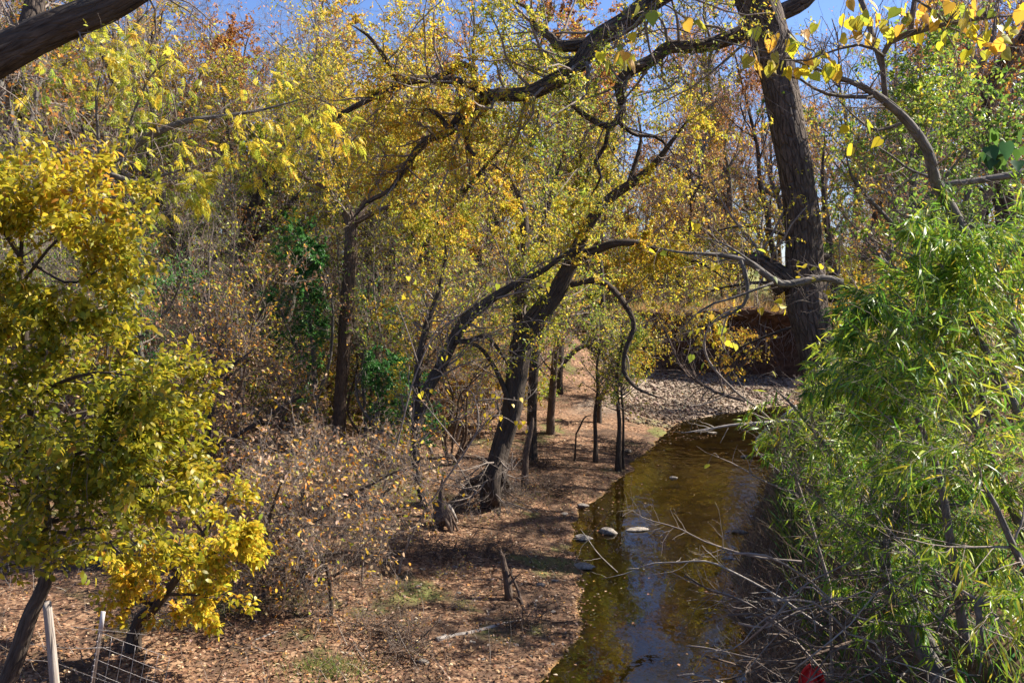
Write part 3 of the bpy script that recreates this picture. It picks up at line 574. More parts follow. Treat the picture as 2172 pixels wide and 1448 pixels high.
# right-hand pale grey redbud, near
D = 7.0
red = [px_stem([(2290, 960, 46), (2215, 830, 42), (2150, 715, 38), (2095, 600, 36), (2055, 520, 34), (2015, 440, 30), (1985, 385, 27), (1968, 320, 24), (1925, 258, 23), (1882, 218, 20), (1840, 190, 16), (1800, 172, 12), (1740, 150, 7), (1660, 120, 5), (1560, 95, 4), (1460, 70, 3)], D, dd=-1.2),
       px_stem([(1878, 214, 14), (1874, 160, 13), (1872, 110, 12), (1900, 82, 16), (1950, 66, 15), (2010, 50, 11), (2080, 40, 8), (2190, 30, 5)], D - .7, dd=-.3),
       px_stem([(2240, 350, 22), (2150, 370, 18), (2060, 385, 15), (2020, 388, 13), (1978, 395, 11)], D - .2),
       px_stem([(1850, 206, 10), (1790, 205, 8), (1740, 195, 7), (1690, 165, 5), (1640, 160, 4)], D - .8),
       px_stem([(1925, 255, 9), (1890, 270, 8), (1850, 275, 6), (1800, 235, 4), (1750, 180, 3)], D - .4),
       px_stem([(2060, 480, 20), (2110, 490, 20), (2190, 520, 22)], D - .1),
       px_stem([(1876, 120, 8), (1830, 95, 7), (1760, 110, 5), (1700, 130, 4), (1590, 120, 3)], D - 1.0, dd=-.3),
       px_stem([(1985, 380, 8), (1930, 360, 6), (1890, 330, 5), (1845, 300, 4)], D - .3),
       px_stem([(2010, 50, 7), (1960, 10, 6), (1880, -30, 4)], D - 1.0),
       px_stem([(1460, 70, 3), (1420, 60, 3), (1360, 75, 2.4), (1300, 105, 2)], D - 1.3),
       px_stem([(1874, 150, 14), (1800, -60, 13), (1680, -200, 11), (1520, -330, 8), (1350, -420, 5)], D - .6, dd=.8), px_stem([(1930, 70, 13), (1950, -120, 12), (1900, -350, 9), (1780, -560, 6)], D - .8, dd=.3), px_stem([(2130, 660, 18), (2260, 300, 18), (2280, -100, 15), (2180, -500, 11), (2000, -800, 6)], D, dd=.6)]  # these limbs reach out of view; added to shade the gold ash shrub
redroot = tree('redbud_tree', 'near pale-grey redbud at upper right carrying large yellow heart-shaped leaves', 'tree', red,
     [dict(M=110, ln=(.25, .8), ang=(30, 75), n=6, wig=.16, up=.02, rr=.35, tr=(.35, 1), rmax=.007), dict(M=420, ln=(.2, .6), ang=(25, 70), n=5, wig=.15, up=.0, rr=.6)], dict(n=2600, size=(.07, .11), asp=.9, pal=PAL_REDBUD, tmpl=OVAL4, on=[0, 1], clump=.6, keep=lambda q: topx(q)[1] < -40), bark=B_grey, ridge=.05, knob=.06, k=16, ground=True, flare=1.0)  # crown leaves kept only above the view, added to cast that dappled shade
reseed('hearts')
hp = []                                        # heart leaves where the photograph hangs them
def hearts(n, u0, u1, v0, v1, d, jd=.3):
    for _ in range(n): hp.append(P(rng.uniform(u0, u1), rng.uniform(v0, v1), d + rng.uniform(-jd, jd)))
hearts(42, 1790, 2172, 0, 45, 5.9); hearts(46, 1830, 2172, 35, 95, 6.0); hearts(16, 1590, 1690, 60, 150, 5.8, .15); hearts(14, 1690, 1770, 110, 165, 5.9, .2)
hearts(12, 1765, 1870, 20, 160, 6.0); hearts(10, 1270, 1350, 95, 135, 5.7, .12); hearts(4, 1335, 1400, 10, 115, 5.7); hearts(4, 1450, 1490, 20, 60, 5.7); hearts(5, 1785, 1870, 260, 320, 6.3)
hearts(9, 2000, 2172, 60, 110, 6.1); hearts(10, 1600, 1760, 40, 150, 5.9)
hp = np.array(hp); tw = np.tile([0, 0, -1.], (len(hp), 1)); fr = frames(len(hp), tw, .9, .55, 1.2, .4)
rb = np.array(redroot.location)
leaf_parts(redroot, rb, HEART, hp, fr, rng.uniform(.06, .10, len(hp)), .95, PAL_REDBUD, M_leaf, 'leaf')
# petioles reach each leaf from the nearest branch
allp = np.concatenate([a for a, r in red]); tb = TB()
for p in hp:
    j = np.argmin(((allp - p) ** 2).sum(1)); e = allp[j]
    if np.linalg.norm(e - p) < 1.4:
        mid = (e + p) / 2 + np.array([0, 0, .12]) + rng.normal(size=3) * .04; a, r = spline([e, mid, p], [.0035, .002, .0012], 7); tb.add(a, r, 3)
o = obj('petioles', tb.build('petioles', rb), B_twig, redroot); o['kind'] = 'stuff'
gl = []                                        # dark green leaf bunch at the right edge
for _ in range(16): gl.append(P(rng.uniform(2085, 2172), rng.uniform(270, 350), 5.0 + rng.uniform(-.1, .1)))
gl = np.array(gl); fr = frames(len(gl), np.tile([-.3, 0, -1.], (len(gl), 1)), .6, .5, 1., .5)
leaf_parts(redroot, rb, HEART, gl, fr, rng.uniform(.07, .11, len(gl)), .8, [(1, DGREEN), (1, GREEN)], M_leaf, 'leaf')

# top-left heavy limb of a tree standing outside the frame
D = 8.0
tree('overhanging_oak', 'huge dark furrowed limb crossing the top left corner', 'tree',
     [px_stem([(-420, 420, 130), (-250, 280, 110), (-120, 185, 96), (0, 118, 84), (110, 62, 76), (230, 12, 68), (320, -40, 60), (450, -120, 44), (600, -190, 26), (760, -220, 12)], D, dd=.8),
      px_stem([(55, 85, 50), (70, 30, 46), (80, -40, 40), (110, -160, 28), (180, -300, 12)], D + .3, dd=.5)],
     [dict(M=46, ln=(.5, 1.6), ang=(35, 85), n=7, wig=.22, up=-.03, rr=.15, tr=(.2, 1), rmax=.012), dict(M=300, ln=(.25, .8), ang=(25, 75), n=5, wig=.2, up=-.03, rr=.5), dict(M=700, ln=(.1, .35), n=4, wig=.2)],
     dict(n=900, size=(.04, .07), asp=.4, pal=PAL_OLIVE, on=[1, 2], clump=1.), bark=B_dark, ridge=.22, knob=.05, k=44, flare=1.1, names=['trunk', 'limb'])
# sprawling grey limb at left middle, compound leaves
D = 11.0
tree('sprawling_pecan', 'grey branch curving up right above the gold shrub with feathery yellow sprays', 'tree',
     [px_stem([(-260, 700, 60), (-160, 560, 48), (-40, 450, 36), (60, 405, 26), (140, 385, 22), (210, 358, 22), (270, 318, 20), (330, 282, 18), (400, 256, 14), (480, 246, 10), (560, 232, 6), (660, 205, 3)], D, dd=1.),
      px_stem([(205, 360, 12), (250, 375, 12), (300, 388, 11), (350, 370, 7), (420, 350, 4)], D + .2, dd=.4),
      px_stem([(212, 352, 8), (208, 280, 7), (205, 200, 6), (225, 120, 4)], D + .3), px_stem([(255, 365, 8), (268, 290, 7), (300, 200, 6), (330, 150, 4), (380, 120, 3)], D + .2),
      px_stem([(335, 282, 9), (320, 230, 7), (310, 180, 5), (270, 100, 4)], D + .5), px_stem([(150, 385, 7), (110, 300, 6), (60, 220, 5), (40, 120, 3)], D + .3)],
     [dict(M=80, ln=(.5, 1.7), ang=(30, 80), n=7, wig=.22, up=.0, rr=.4, tr=(.3, 1), rmax=.01), dict(M=420, ln=(.25, .8), ang=(25, 75), n=5, wig=.2, up=-.02, rr=.5), dict(M=900, ln=(.12, .4), n=4, wig=.2)],
     dict(n=900, size=(.13, .24), asp=.8, pal=[(4, LIME), (6, YGREEN), (6, YELLOW), (1, GOLD)], tmpl=compound(9, .34), on=[1, 2], clump=1.6, droop=.6, along=.7, spread=.5, parts=60, keep=lambda q: q[:, 2] > 5.6), bark=B_grey, ridge=.06, k=16)

# ------------------------------------------------------------------ near shrubs
D = 7.0
LV_ASH = [dict(M=130, ln=(.35, 1.1), ang=(30, 75), n=6, wig=.14, up=.01, rr=.45, tr=(.25, 1), rmax=.009), dict(M=900, ln=(.2, .6), ang=(25, 75), n=5, wig=.14, up=-.01, rr=.55)]
tree('gold_ash_shrub', 'dense gold and olive ash foliage filling the near left edge', 'shrub',
     [px_stem([(-15, 1500, 46), (25, 1420, 42), (62, 1310, 38), (100, 1215, 32), (95, 1080, 26), (75, 950, 22), (60, 800, 18), (50, 650, 14), (45, 520, 9), (70, 430, 5)], D),
      px_stem([(62, 850, 12), (130, 810, 10), (210, 790, 8), (300, 800, 4)], D, dd=-.6), px_stem([(55, 730, 11), (130, 690, 9), (200, 650, 6), (240, 600, 3)], D, dd=.5),
      px_stem([(90, 1010, 12), (170, 960, 10), (270, 930, 7), (370, 940, 4)], D, dd=-.7), px_stem([(98, 1110, 12), (180, 1090, 10), (260, 1100, 7), (340, 1160, 4)], D, dd=.4),
      px_stem([(48, 600, 9), (110, 520, 7), (170, 480, 5), (210, 500, 3)], D, dd=-.4), px_stem([(45, 530, 7), (50, 440, 5), (90, 390, 4), (130, 395, 3)], D, dd=.4),
      px_stem([(60, 780, 10), (0, 800, 9), (-60, 760, 6)], D, dd=-.4), px_stem([(95, 1080, 10), (20, 1030, 8), (-40, 1040, 5)], D, dd=-.6),
      px_stem([(100, 1180, 9), (60, 1150, 8), (20, 1170, 4)], D, dd=-.8), px_stem([(100, 1150, 9), (150, 1170, 8), (220, 1190, 4)], D, dd=-.8), px_stem([(95, 1130, 9), (30, 1110, 8), (-30, 1150, 4)], D, dd=-.5), px_stem([(70, 560, 8), (150, 600, 7), (230, 560, 4)], D, dd=-.5), px_stem([(50, 560, 8), (0, 480, 7), (-40, 420, 4)], D, dd=-.4), px_stem([(90, 1050, 9), (200, 1040, 8), (320, 1030, 6), (400, 1040, 4)], D, dd=-.5), px_stem([(95, 1120, 9), (140, 1130, 8), (200, 1120, 6), (260, 1180, 4)], D, dd=-1.), px_stem([(98, 1160, 9), (60, 1190, 8), (10, 1200, 4)], D, dd=-1.), px_stem([(80, 980, 9), (30, 940, 8), (-20, 960, 4)], D, dd=-.8), px_stem([(75, 930, 9), (160, 930, 8), (240, 970, 4)], D, dd=-1.), px_stem([(70, 900, 9), (150, 880, 7), (250, 860, 5), (330, 880, 3)], D, dd=.8)],
     LV_ASH, dict(n=28000, size=(.040, .082), asp=.55, pal=PAL_ASH, tmpl=OVAL4, on=[0, 1, 1], clump=.9, cs=2.4, droop=.35, along=.5, spread=.6, flat=.5, jit=.03, parts=300, partname='leaf', ks=1.4), bark=B_dark, ridge=.1, k=16, prune=lambda q: topx(q)[1] < 1235 + 30 * np.sin(topx(q)[0] * .05))
D = 10.0
tree('sunlit_ash_shrub', 'smaller bright yellow-green ash spray hanging over the litter beside the wire mesh', 'shrub',
     [px_stem([(285, 1345, 30), (300, 1310, 30), (330, 1285, 26), (375, 1225, 18), (420, 1150, 13), (465, 1080, 9), (500, 1030, 5)], D),
      px_stem([(330, 1285, 12), (280, 1270, 9), (265, 1310, 5)], D, dd=-.4), px_stem([(400, 1185, 9), (460, 1170, 7), (520, 1140, 4)], D, dd=-.5),
      px_stem([(350, 1260, 9), (400, 1260, 7), (460, 1270, 4)], D, dd=-.5), px_stem([(380, 1215, 8), (330, 1190, 6), (270, 1220, 4)], D, dd=-.6), px_stem([(430, 1130, 7), (400, 1080, 6), (400, 1030, 4)], D, dd=.3)],
     [dict(M=45, ln=(.25, .7), ang=(30, 75), n=6, wig=.14, up=.0, rr=.45, tr=(.3, 1), rmax=.008), dict(M=220, ln=(.12, .4), ang=(25, 65), n=5, wig=.14, up=-.01, rr=.55)],
     dict(n=7000, size=(.05, .09), asp=.58, pal=[(4, LIME), (8, YGREEN), (6, YELLOW), (.6, GOLD)], tmpl=OVAL4, on=[0, 1, 1], clump=1.4, cs=2.5, droop=.35, along=.5, spread=.6, flat=.5, jit=.03, parts=200), bark=B_dark, k=12)

# willow on the right bank
D = 6.6
wil = [px_stem([(1985, 1420, 46, 7.0), (1930, 1330, 42, 7.0), (1880, 1240, 24, 6.8), (1888, 1130, 22, 6.6), (1930, 1090, 18, 6.5), (2040, 1068, 12, 6.3), (2180, 1030, 6, 6.1)], D),
       px_stem([(1990, 1400, 34, 7.2), (1870, 1180, 26, 7.2), (1855, 1050, 22, 7.3), (1862, 930, 18, 7.5), (1830, 800, 12, 7.7), (1790, 720, 6, 7.8)], D),
       px_stem([(2260, 1280, 40), (2172, 1282, 36), (2085, 1272, 30), (2075, 1300, 16), (2090, 1380, 8)], D - 1),
       px_stem([(2260, 1290, 34), (2160, 1100, 28), (2080, 930, 22), (2010, 790, 16), (1950, 690, 10), (1900, 620, 5)], D - .2),
       px_stem([(2300, 1150, 30), (2200, 950, 24), (2120, 800, 18), (2060, 680, 12), (2010, 590, 6), (1980, 530, 3)], D - .5),
       px_stem([(1960, 1330, 26, 7.4), (1860, 1120, 22, 7.6), (1770, 970, 16, 7.8), (1700, 880, 10, 8.0), (1640, 820, 4, 8.1)], D),
       px_stem([(1930, 1300, 22, 7.3), (1820, 1150, 18, 7.6), (1730, 1050, 12, 7.8), (1660, 990, 6, 8.0)], D),
       px_stem([(2050, 1380, 26, 6.4), (2020, 1180, 22, 6.0), (1990, 1000, 16, 5.8), (1940, 880, 10, 5.8), (1880, 800, 5, 5.8)], D),
       px_stem([(1880, 1160, 16, 7.8), (1790, 1000, 13, 8.2), (1700, 930, 9, 8.5), (1620, 900, 4, 8.6)], D), px_stem([(1900, 1100, 16, 7.4), (1850, 900, 12, 7.8), (1770, 800, 8, 8.0), (1710, 790, 4, 8.2)], D), px_stem([(2260, 1000, 16, 6.6), (2180, 750, 12, 6.8), (2110, 560, 9, 7.0), (2060, 440, 4, 7.2)], D), px_stem([(2100, 900, 14, 6.2), (2040, 700, 11, 6.6), (1960, 560, 7, 6.8), (1900, 530, 3, 7.0)], D),
       px_stem([(2240, 1330, 24, 5.6), (2160, 1180, 18, 5.3), (2100, 1050, 12, 5.2), (2040, 980, 6, 5.2)], D)]
def willow_shape(q):                            # crown outline: slopes from the great trunk's foot up to the right
    u, v = topx(q); return (v > np.interp(u, [1500, 1600, 1700, 1790, 1850, 1900, 1990, 2172], [960, 840, 770, 660, 540, 470, 430, 400]) + 60 * np.sin(u * .031) + 40 * np.sin(u * .083 + 1)) & (u > 1590 + 25 * np.sin(v * .02)) & (v < np.interp(u, [1600, 1700, 1850, 2000, 2172], [1130, 1290, 1390, 1450, 1530]) + 60 * np.sin(u * .05))
LV_WIL = [dict(M=150, ln=(.4, 1.2), ang=(25, 70), n=7, wig=.12, up=.04, rr=.4, tr=(.3, 1), rmax=.010), dict(M=1400, ln=(.3, .95), ang=(20, 60), n=7, wig=.09, up=-.045, rr=.5, tr=(.1, 1))]
tree('creek_willow', 'bright green narrow-leaved willow crowding the right bank over the water', 'tree', wil, LV_WIL,
     dict(n=31000, size=(.06, .145), asp=.11, pal=PAL_WILLOW, tmpl=LANCE, on=[0, 1, 1], clump=1.2, cs=1.9, droop=.55, along=.75, spread=.45, flat=.6, parts=300, ks=1.2), bark=B_grey, ridge=.06, k=16, leafmat_=M_gloss, flare=1., prune=willow_shape)

def clear_vine(q):                              # nothing grows across the vine-clad trunk
    u, v = topx(q); return ~((u > 700) & (u < 768) & (v < 900) & (q[:, 1] < 20.6))
# privets
def privet(label, base, stems, d, n, size=(.05, .09)):
    return tree('privet_bush', label, 'shrub', [px_stem(s, d, dd=rng.uniform(-.6, .6)) for s in stems],
         [dict(M=60, ln=(.5, 1.3), ang=(30, 75), n=6, wig=.15, up=.05, rr=.5, tr=(.2, 1), rmax=.012), dict(M=420, ln=(.25, .7), ang=(25, 70), n=5, wig=.15, up=0, rr=.5)],
         dict(n=n, size=size, asp=.42, pal=PAL_PRIVET, tmpl=OVAL, on=[0, 1, 1], clump=1.1, cs=1.5, droop=.2, along=.7, spread=.5), bark=B_grey, k=8, leafmat_=M_gloss, prune=clear_vine)
privet('tall dark green privet just left of the vine-wrapped trunk', 0, [[(672, 900, 12), (668, 800, 12), (660, 700, 10), (650, 600, 8), (640, 500, 5)], [(670, 850, 9), (700, 760, 8), (705, 650, 6), (690, 560, 4)], [(668, 800, 9), (620, 720, 7), (590, 640, 5)]], 20.2, 8500, (.06, .11))
privet('low dark green privet bush right of the vine-wrapped trunk', 0, [[(800, 940, 12), (800, 880, 12), (810, 830, 9), (850, 800, 6)], [(800, 910, 9), (760, 850, 8), (755, 790, 5)], [(800, 920, 9), (850, 890, 7), (880, 870, 4)]], 18.6, 6000, (.06, .11))
privet('thin green privet above the low bush', 0, [[(775, 880, 9), (770, 780, 9), (780, 700, 7), (770, 620, 4)], [(772, 800, 7), (800, 740, 5), (830, 690, 3)]], 21.2, 3200)
privet('lighter green bush behind the gold shrub, left woodland', 0, [[(300, 760, 12), (290, 680, 11), (280, 600, 8), (300, 540, 4)], [(298, 720, 9), (360, 650, 7), (390, 580, 4)], [(298, 730, 9), (250, 680, 6), (230, 620, 4)]], 17.5, 3000)

# dry vine thicket on the left bank
def thicket(label, base, stems, d, n, m, parts=0, tw=None):
    return tree('dry_thicket', label, 'shrub', [px_stem(s, d, dd=rng.uniform(-.8, .8)) for s in stems],
         [dict(M=m, ln=(.5, 1.6), ang=(25, 80), n=8, wig=.28, up=.0, rr=.45, tr=(.1, 1), rmax=.008), dict(M=m * 8, ln=(.3, .9), ang=(25, 85), n=5, wig=.3, up=-.01, rr=.55, rmin=.0022), dict(M=m * 21, ln=(.12, .45), ang=(25, 85), n=4, wig=.3, up=-.02, rr=.6, rmin=.0018)],
         dict(n=int(n * .6), size=(.035, .08), asp=.6, pal=PAL_THICK, tmpl=OVAL, on=[1, 2], clump=.9, droop=.5, parts=parts), bark=B_dark, twig=tw or B_vine, k=8, leafmat_=M_dry, prune=clear_vine)
thicket('brown vine thicket with tan curled leaves between gold shrub and vine-wrapped trunk', 0,
        [[(440, 1010, 16), (440, 930, 15), (452, 840, 12), (450, 760, 9), (435, 690, 5)], [(455, 810, 9), (500, 770, 8), (540, 740, 5)], [(440, 960, 10), (540, 900, 9), (620, 850, 6), (680, 830, 4)], [(440, 980, 9), (400, 880, 8), (380, 780, 5)], [(440, 1000, 9), (560, 980, 8), (640, 930, 5)]], 13.0, 3600, 85, 120)
thicket('low tangle of dry stems and pale leaves in front of the leaning tree, left', 0,
        [[(640, 1130, 12), (640, 1060, 11), (660, 980, 8), (700, 930, 5)], [(640, 1090, 9), (560, 1040, 8), (520, 970, 5)], [(640, 1090, 9), (740, 1050, 8), (820, 1010, 5), (860, 990, 3)], [(640, 1120, 9), (580, 1120, 7), (540, 1090, 4)]], 12.2, 4600, 75, 120, B_twig)
thicket('sunlit gold and tan leafy brush beside the bright ash spray', 0, [[(560, 1180, 10), (570, 1110, 9), (590, 1040, 6), (620, 980, 4)], [(562, 1150, 8), (510, 1090, 6), (480, 1030, 4)], [(562, 1160, 8), (640, 1120, 6), (700, 1090, 4)]], 11.6, 3600, 50, 80, B_twig)
thicket('low twiggy bramble spreading over litter below the gold brush', 0, [[(700, 1240, 8), (690, 1200, 8), (660, 1150, 5)], [(702, 1225, 7), (760, 1190, 6), (820, 1170, 3)], [(700, 1230, 7), (620, 1210, 6), (560, 1210, 3)]], 11.3, 1500, 36, 0, B_twig)
thicket('waist-high gold-leaved brush right of the tangle, leaning over bare ground', 0,
        [[(800, 1110, 10), (790, 1050, 10), (770, 990, 7), (780, 930, 4)], [(795, 1070, 8), (840, 1020, 6), (865, 990, 3)], [(795, 1080, 8), (720, 1040, 6), (690, 1000, 3)]], 13.6, 2600, 45, 50, B_twig)
thicket('knee-high bare dead brush below the tangle', 0, [[(600, 1230, 8), (610, 1180, 8), (640, 1130, 5)], [(602, 1210, 7), (540, 1180, 6), (500, 1170, 3)], [(602, 1215, 7), (690, 1180, 6), (740, 1170, 3)]], 11.6, 350, 30)
thicket('brush of orange and rust leaves behind the thicket', 0, [[(440, 850, 10), (450, 780, 9), (480, 700, 6), (470, 640, 4)], [(442, 820, 8), (400, 740, 6), (360, 680, 4)], [(442, 830, 8), (520, 770, 6), (550, 740, 4)]], 16.5, 2600, 50)

# slim redbud saplings with yellow hearts before the leaning tree
def heart_sapling(label, stems, d, spots, parts):
    r = tree('redbud_sapling', label, 'sapling', [px_stem(s, d) for s in stems], [dict(M=22, ln=(.15, .5), ang=(30, 75), n=5, wig=.15, up=.0, rr=.6, rmax=.004)], None, bark=B_twig, k=6, ridge=0, flare=1.)
    q = np.array([P(u + rng.normal() * 5, v + rng.normal() * 5, d + rng.uniform(-.2, .2)) for u, v in spots]); fr = frames(len(q), np.tile([0, 0, -1.], (len(q), 1)), .8, .6, 1.2, .4)
    leaf_parts(r, np.array(r.location), HEART, q, fr, rng.uniform(.06, .095, len(q)), .9, PAL_REDBUD, M_leaf)
    allp = np.concatenate([px_stem(s_, d)[0] for s_ in stems]); tb = TB()
    for p in q:
        e = allp[np.argmin(((allp - p) ** 2).sum(1))]; a, rr_ = spline([e, (e + p) / 2 + np.array([0, 0, .08]), p], [.004, .003, .0018], 7); tb.add(a, rr_, 3)
    o = obj('petioles', tb.build('petioles', np.array(r.location)), B_twig, r); o['kind'] = 'stuff'
heart_sapling('whip-thin redbud with yellow hearts hanging across the leaning trunk', [[(850, 1190, 6), (880, 1120, 5), (930, 1040, 5), (985, 960, 4), (1015, 900, 4), (1000, 830, 3), (960, 830, 2)], [(1005, 930, 4), (1050, 880, 3), (1120, 915, 2)], [(1010, 850, 3), (1060, 845, 3), (1105, 850, 2)], [(985, 960, 3), (920, 880, 3), (880, 830, 2)]], 13.0,
    [(900, 830), (935, 830), (918, 828), (1005, 830), (1020, 835), (1040, 838), (1060, 845), (1085, 850), (1103, 852), (1045, 850), (1050, 880), (1065, 880), (1090, 887), (1110, 890), (1120, 908), (1030, 870), (1068, 905), (1100, 905), (1045, 875), (895, 835), (860, 830), (1000, 870), (1046, 890)], 0)
heart_sapling('short redbud whip with a few yellow hearts near the double tree', [[(770, 1180, 6), (800, 1080, 5), (845, 930, 4), (880, 800, 4), (940, 680, 3), (1040, 610, 2)], [(890, 780, 3), (860, 690, 3), (840, 640, 2)], [(930, 700, 3), (1000, 650, 2), (1045, 605, 2)]], 12.6,
    [(1030, 605), (1045, 612), (1060, 605), (1035, 615), (1042, 598), (860, 590), (878, 595), (850, 630), (870, 635), (885, 620), (835, 640), (910, 735), (930, 760), (940, 755), (975, 765), (955, 800), (1165, 600), (1160, 605)], 0)
heart_sapling('bare drooping redbud branch with five hearts before the dark cut bank', [[(1760, 1240, 8), (1700, 1050, 8), (1640, 900, 7), (1560, 830, 6), (1500, 760, 6), (1500, 700, 5), (1545, 660, 4), (1600, 650, 3)], [(1545, 660, 4), (1530, 720, 3), (1550, 760, 2)], [(1700, 1050, 5), (1620, 1020, 4), (1560, 985, 3), (1500, 960, 2)], [(1560, 830, 3), (1480, 860, 3), (1440, 840, 2)]], 8.6,
    [(1508, 722), (1517, 730), (1530, 725), (1543, 722), (1560, 728), (1538, 690), (1497, 975), (1605, 645), (1650, 650), (1668, 655), (1608, 540), (1640, 790)], 0)
# grey crooked branch in front of the great trunk
tree('drooping_grey_branch', 'smooth grey bough sagging in front of the great trunk', 'tree',
     [px_stem([(1985, 905, 20, 8.2), (1960, 760, 18), (1890, 680, 17), (1830, 632, 16), (1785, 600, 17), (1745, 590, 17), (1700, 598, 18), (1655, 602, 18), (1615, 575, 17), (1580, 552, 15), (1520, 540, 10), (1440, 535, 6), (1370, 520, 4)], 8.0),
      px_stem([(1572, 552, 11), (1585, 600, 10), (1582, 640, 8), (1550, 665, 6), (1500, 690, 4)], 7.9), px_stem([(1640, 600, 7), (1560, 630, 6), (1500, 650, 5), (1440, 700, 4)], 7.8), px_stem([(1600, 560, 6), (1540, 520, 5), (1480, 500, 3)], 7.9)],
     [dict(M=60, ln=(.25, .9), ang=(30, 80), n=6, wig=.22, up=-.01, rr=.45, tr=(.35, 1), rmax=.005), dict(M=200, ln=(.12, .4), n=4, wig=.2, rr=.5)],
     dict(n=60, size=(.05, .08), asp=.8, pal=PAL_REDBUD, tmpl=HEART, on=[0, 1], parts=60, droop=.8), bark=B_grey, ridge=.05, k=12)

# ------------------------------------------------------------------ the wood behind: prototypes and copies
def proto(name, h, r0, M0, n, pal, leafsize, seed, lean=.05, low=.3, bark=B_dark, spread=.36, up=.06, clump=1.2, cat='tree'):
    reseed(('proto', seed))
    a = np.zeros((16, 3)); d = np.array([rng.normal() * lean, rng.normal() * lean, 1.])
    for i in range(1, 16):
        d = d + np.array([rng.normal() * .10, rng.normal() * .10, 0]); d /= np.linalg.norm(d); a[i] = a[i - 1] + d * h / 15
    a[:, 2] -= .3; r = r0 * np.linspace(1, .12, 16)
    a, r = spline(a, r, 40)
    return tree(name, '', cat, [(a, r)],
        [dict(M=M0, ln=(h * spread * .6, h * spread), ang=(25, 65), n=9, wig=.17, up=up, rr=.5, tr=(low, 1)),
         dict(M=M0 * 7, ln=(h * .10, h * .20), ang=(25, 70), n=6, wig=.2, up=.02, rr=.45), dict(M=M0 * 34, ln=(h * .04, h * .10), ang=(20, 70), n=4, wig=.18, up=0, rr=.5, rmin=.0036),
         dict(M=M0 * 80, ln=(h * .02, h * .05), ang=(20, 70), n=3, wig=.15, up=0, rr=.6, rmin=.0026)],
        dict(n=n, size=leafsize, asp=.6, pal=pal, on=[2, 3, 3], clump=clump, cs=.7, ks=.35), bark=bark, ground=False, k=9, ridge=.1, split0=True)
PT = [('wood_tree', proto('wood_tree', 10, .17, 16, 10125, PAL_GOLD, (.065, .115), 1), 'leafy gold-crowned tree in the wood'),
      ('wood_tree', proto('wood_tree', 12, .20, 18, 11475, PAL_ORANGE, (.065, .115), 2), 'rust-orange tree in the wood'),
      ('wood_tree', proto('wood_tree', 11, .16, 17, 10125, PAL_OLIVE, (.065, .115), 3, .12), 'olive-green and yellow tree in the wood'),
      ('bare_tree', proto('bare_tree', 12, .18, 24, 1500, PAL_ORANGE, (.08, .13), 4, .1, .25, B_grey), 'nearly bare grey-twigged tree in the wood'),
      ('wood_tree', proto('wood_tree', 9, .13, 14, 7425, PAL_BROWN, (.065, .115), 5, .2), 'leaning brown-leaved tree in the wood'),
      ('wood_tree', proto('wood_tree', 11, .19, 17, 10800, PAL_ELM, (.065, .115), 6, .15, .35), 'yellow-green tree with crooked trunk in the wood')]
def bushproto(name, h, m, n, pal, size, w=.5, bark=B_twig):
    stems = []; reseed(('bush', h, m))
    for i in range(6):
        an = i * 1.05 + rng.uniform(0, .6); q = [np.array([0, 0, -.2])]
        d = np.array([math.cos(an) * w, math.sin(an) * w, 1.]); 
        for s in range(5): d = d + rng.normal(size=3) * .25; d /= np.linalg.norm(d); q.append(q[-1] + d * h / 5)
        stems.append(spline(q, np.linspace(.018, .004, 6) * h / 2.2, 16))
    return tree(name, '', 'shrub', stems, [dict(M=m, ln=(h * .2, h * .55), ang=(25, 80), n=7, wig=.25, up=.02, rr=.5), dict(M=m * 7, ln=(h * .1, h * .3), ang=(25, 80), n=5, wig=.25, rr=.55, rmin=.003), dict(M=m * 22, ln=(h * .05, h * .14), ang=(25, 80), n=4, wig=.25, rr=.6, rmin=.003)],
        dict(n=n, size=size, asp=.6, pal=pal, on=[1, 2], clump=1., cs=1.), bark=bark, ground=False, k=6, ridge=0, names=['stem'] * 6)
BP = [(bushproto('understory_bush', 2.6, 26, 2600, PAL_OLIVE, (.06, .10)), 'olive-leaved understory bush under the wood trees'),
      (bushproto('understory_bush', 2.2, 30, 900, PAL_BROWN, (.06, .10), .7), 'brown twiggy understory bush under the wood trees'),
      (bushproto('understory_bush', 3.2, 28, 2600, PAL_GOLD, (.06, .11), .45), 'gold-leaved understory bush under the wood trees'),
      (bushproto('understory_bush', 1.6, 30, 200, PAL_BROWN, (.05, .09), .9), 'low bare twiggy bush under the wood trees'),
      (bushproto('vine_tangle', 4.6, 34, 1300, PAL_BROWN, (.05, .09), .22, B_vine), 'tall tangle of brown vines hanging in the wood')]
used = {}
def put(key, root, x, y, sc, label, group, rz=None):
    z = float(T(x, y)) - .1; rz = rng.uniform(0, 6.28) if rz is None else rz
    s2 = (sc, sc * rng.uniform(.9, 1.15))
    if key not in used:
        used[key] = 1; root.location = (x, y, z); root.rotation_euler = (0, 0, rz); root.scale = (s2[0], s2[0], s2[1]); root['label'] = label; root['group'] = group; return root
    return copy_tree(root, (x, y, z), rz, s2, label, group)
ORD = 'leftmost second third fourth fifth sixth seventh eighth ninth tenth eleventh twelfth thirteenth fourteenth fifteenth sixteenth seventeenth eighteenth nineteenth twentieth'.split()
def ordinal(i):
    if i == 0: return 'leftmost'
    if i < 20: return ORD[i] + ' from the left'
    t, o_ = divmod(i + 1, 10); tens = ['', '', 'twenty', 'thirty', 'forty', 'fifty', 'sixty', 'seventy', 'eighty', 'ninety'][t]
    return (tens + '-' + ['', 'first'] [o_ == 1] if o_ == 1 else (tens[:-1] + 'ieth' if o_ == 0 else tens + '-' + ORD[o_ - 1])) + ' from the left'
def visible_gap(x, y):                          # meadow seen beyond the cut bank
    u = x / y * F + W / 2; return 1540 < u < 1830 and y > 36
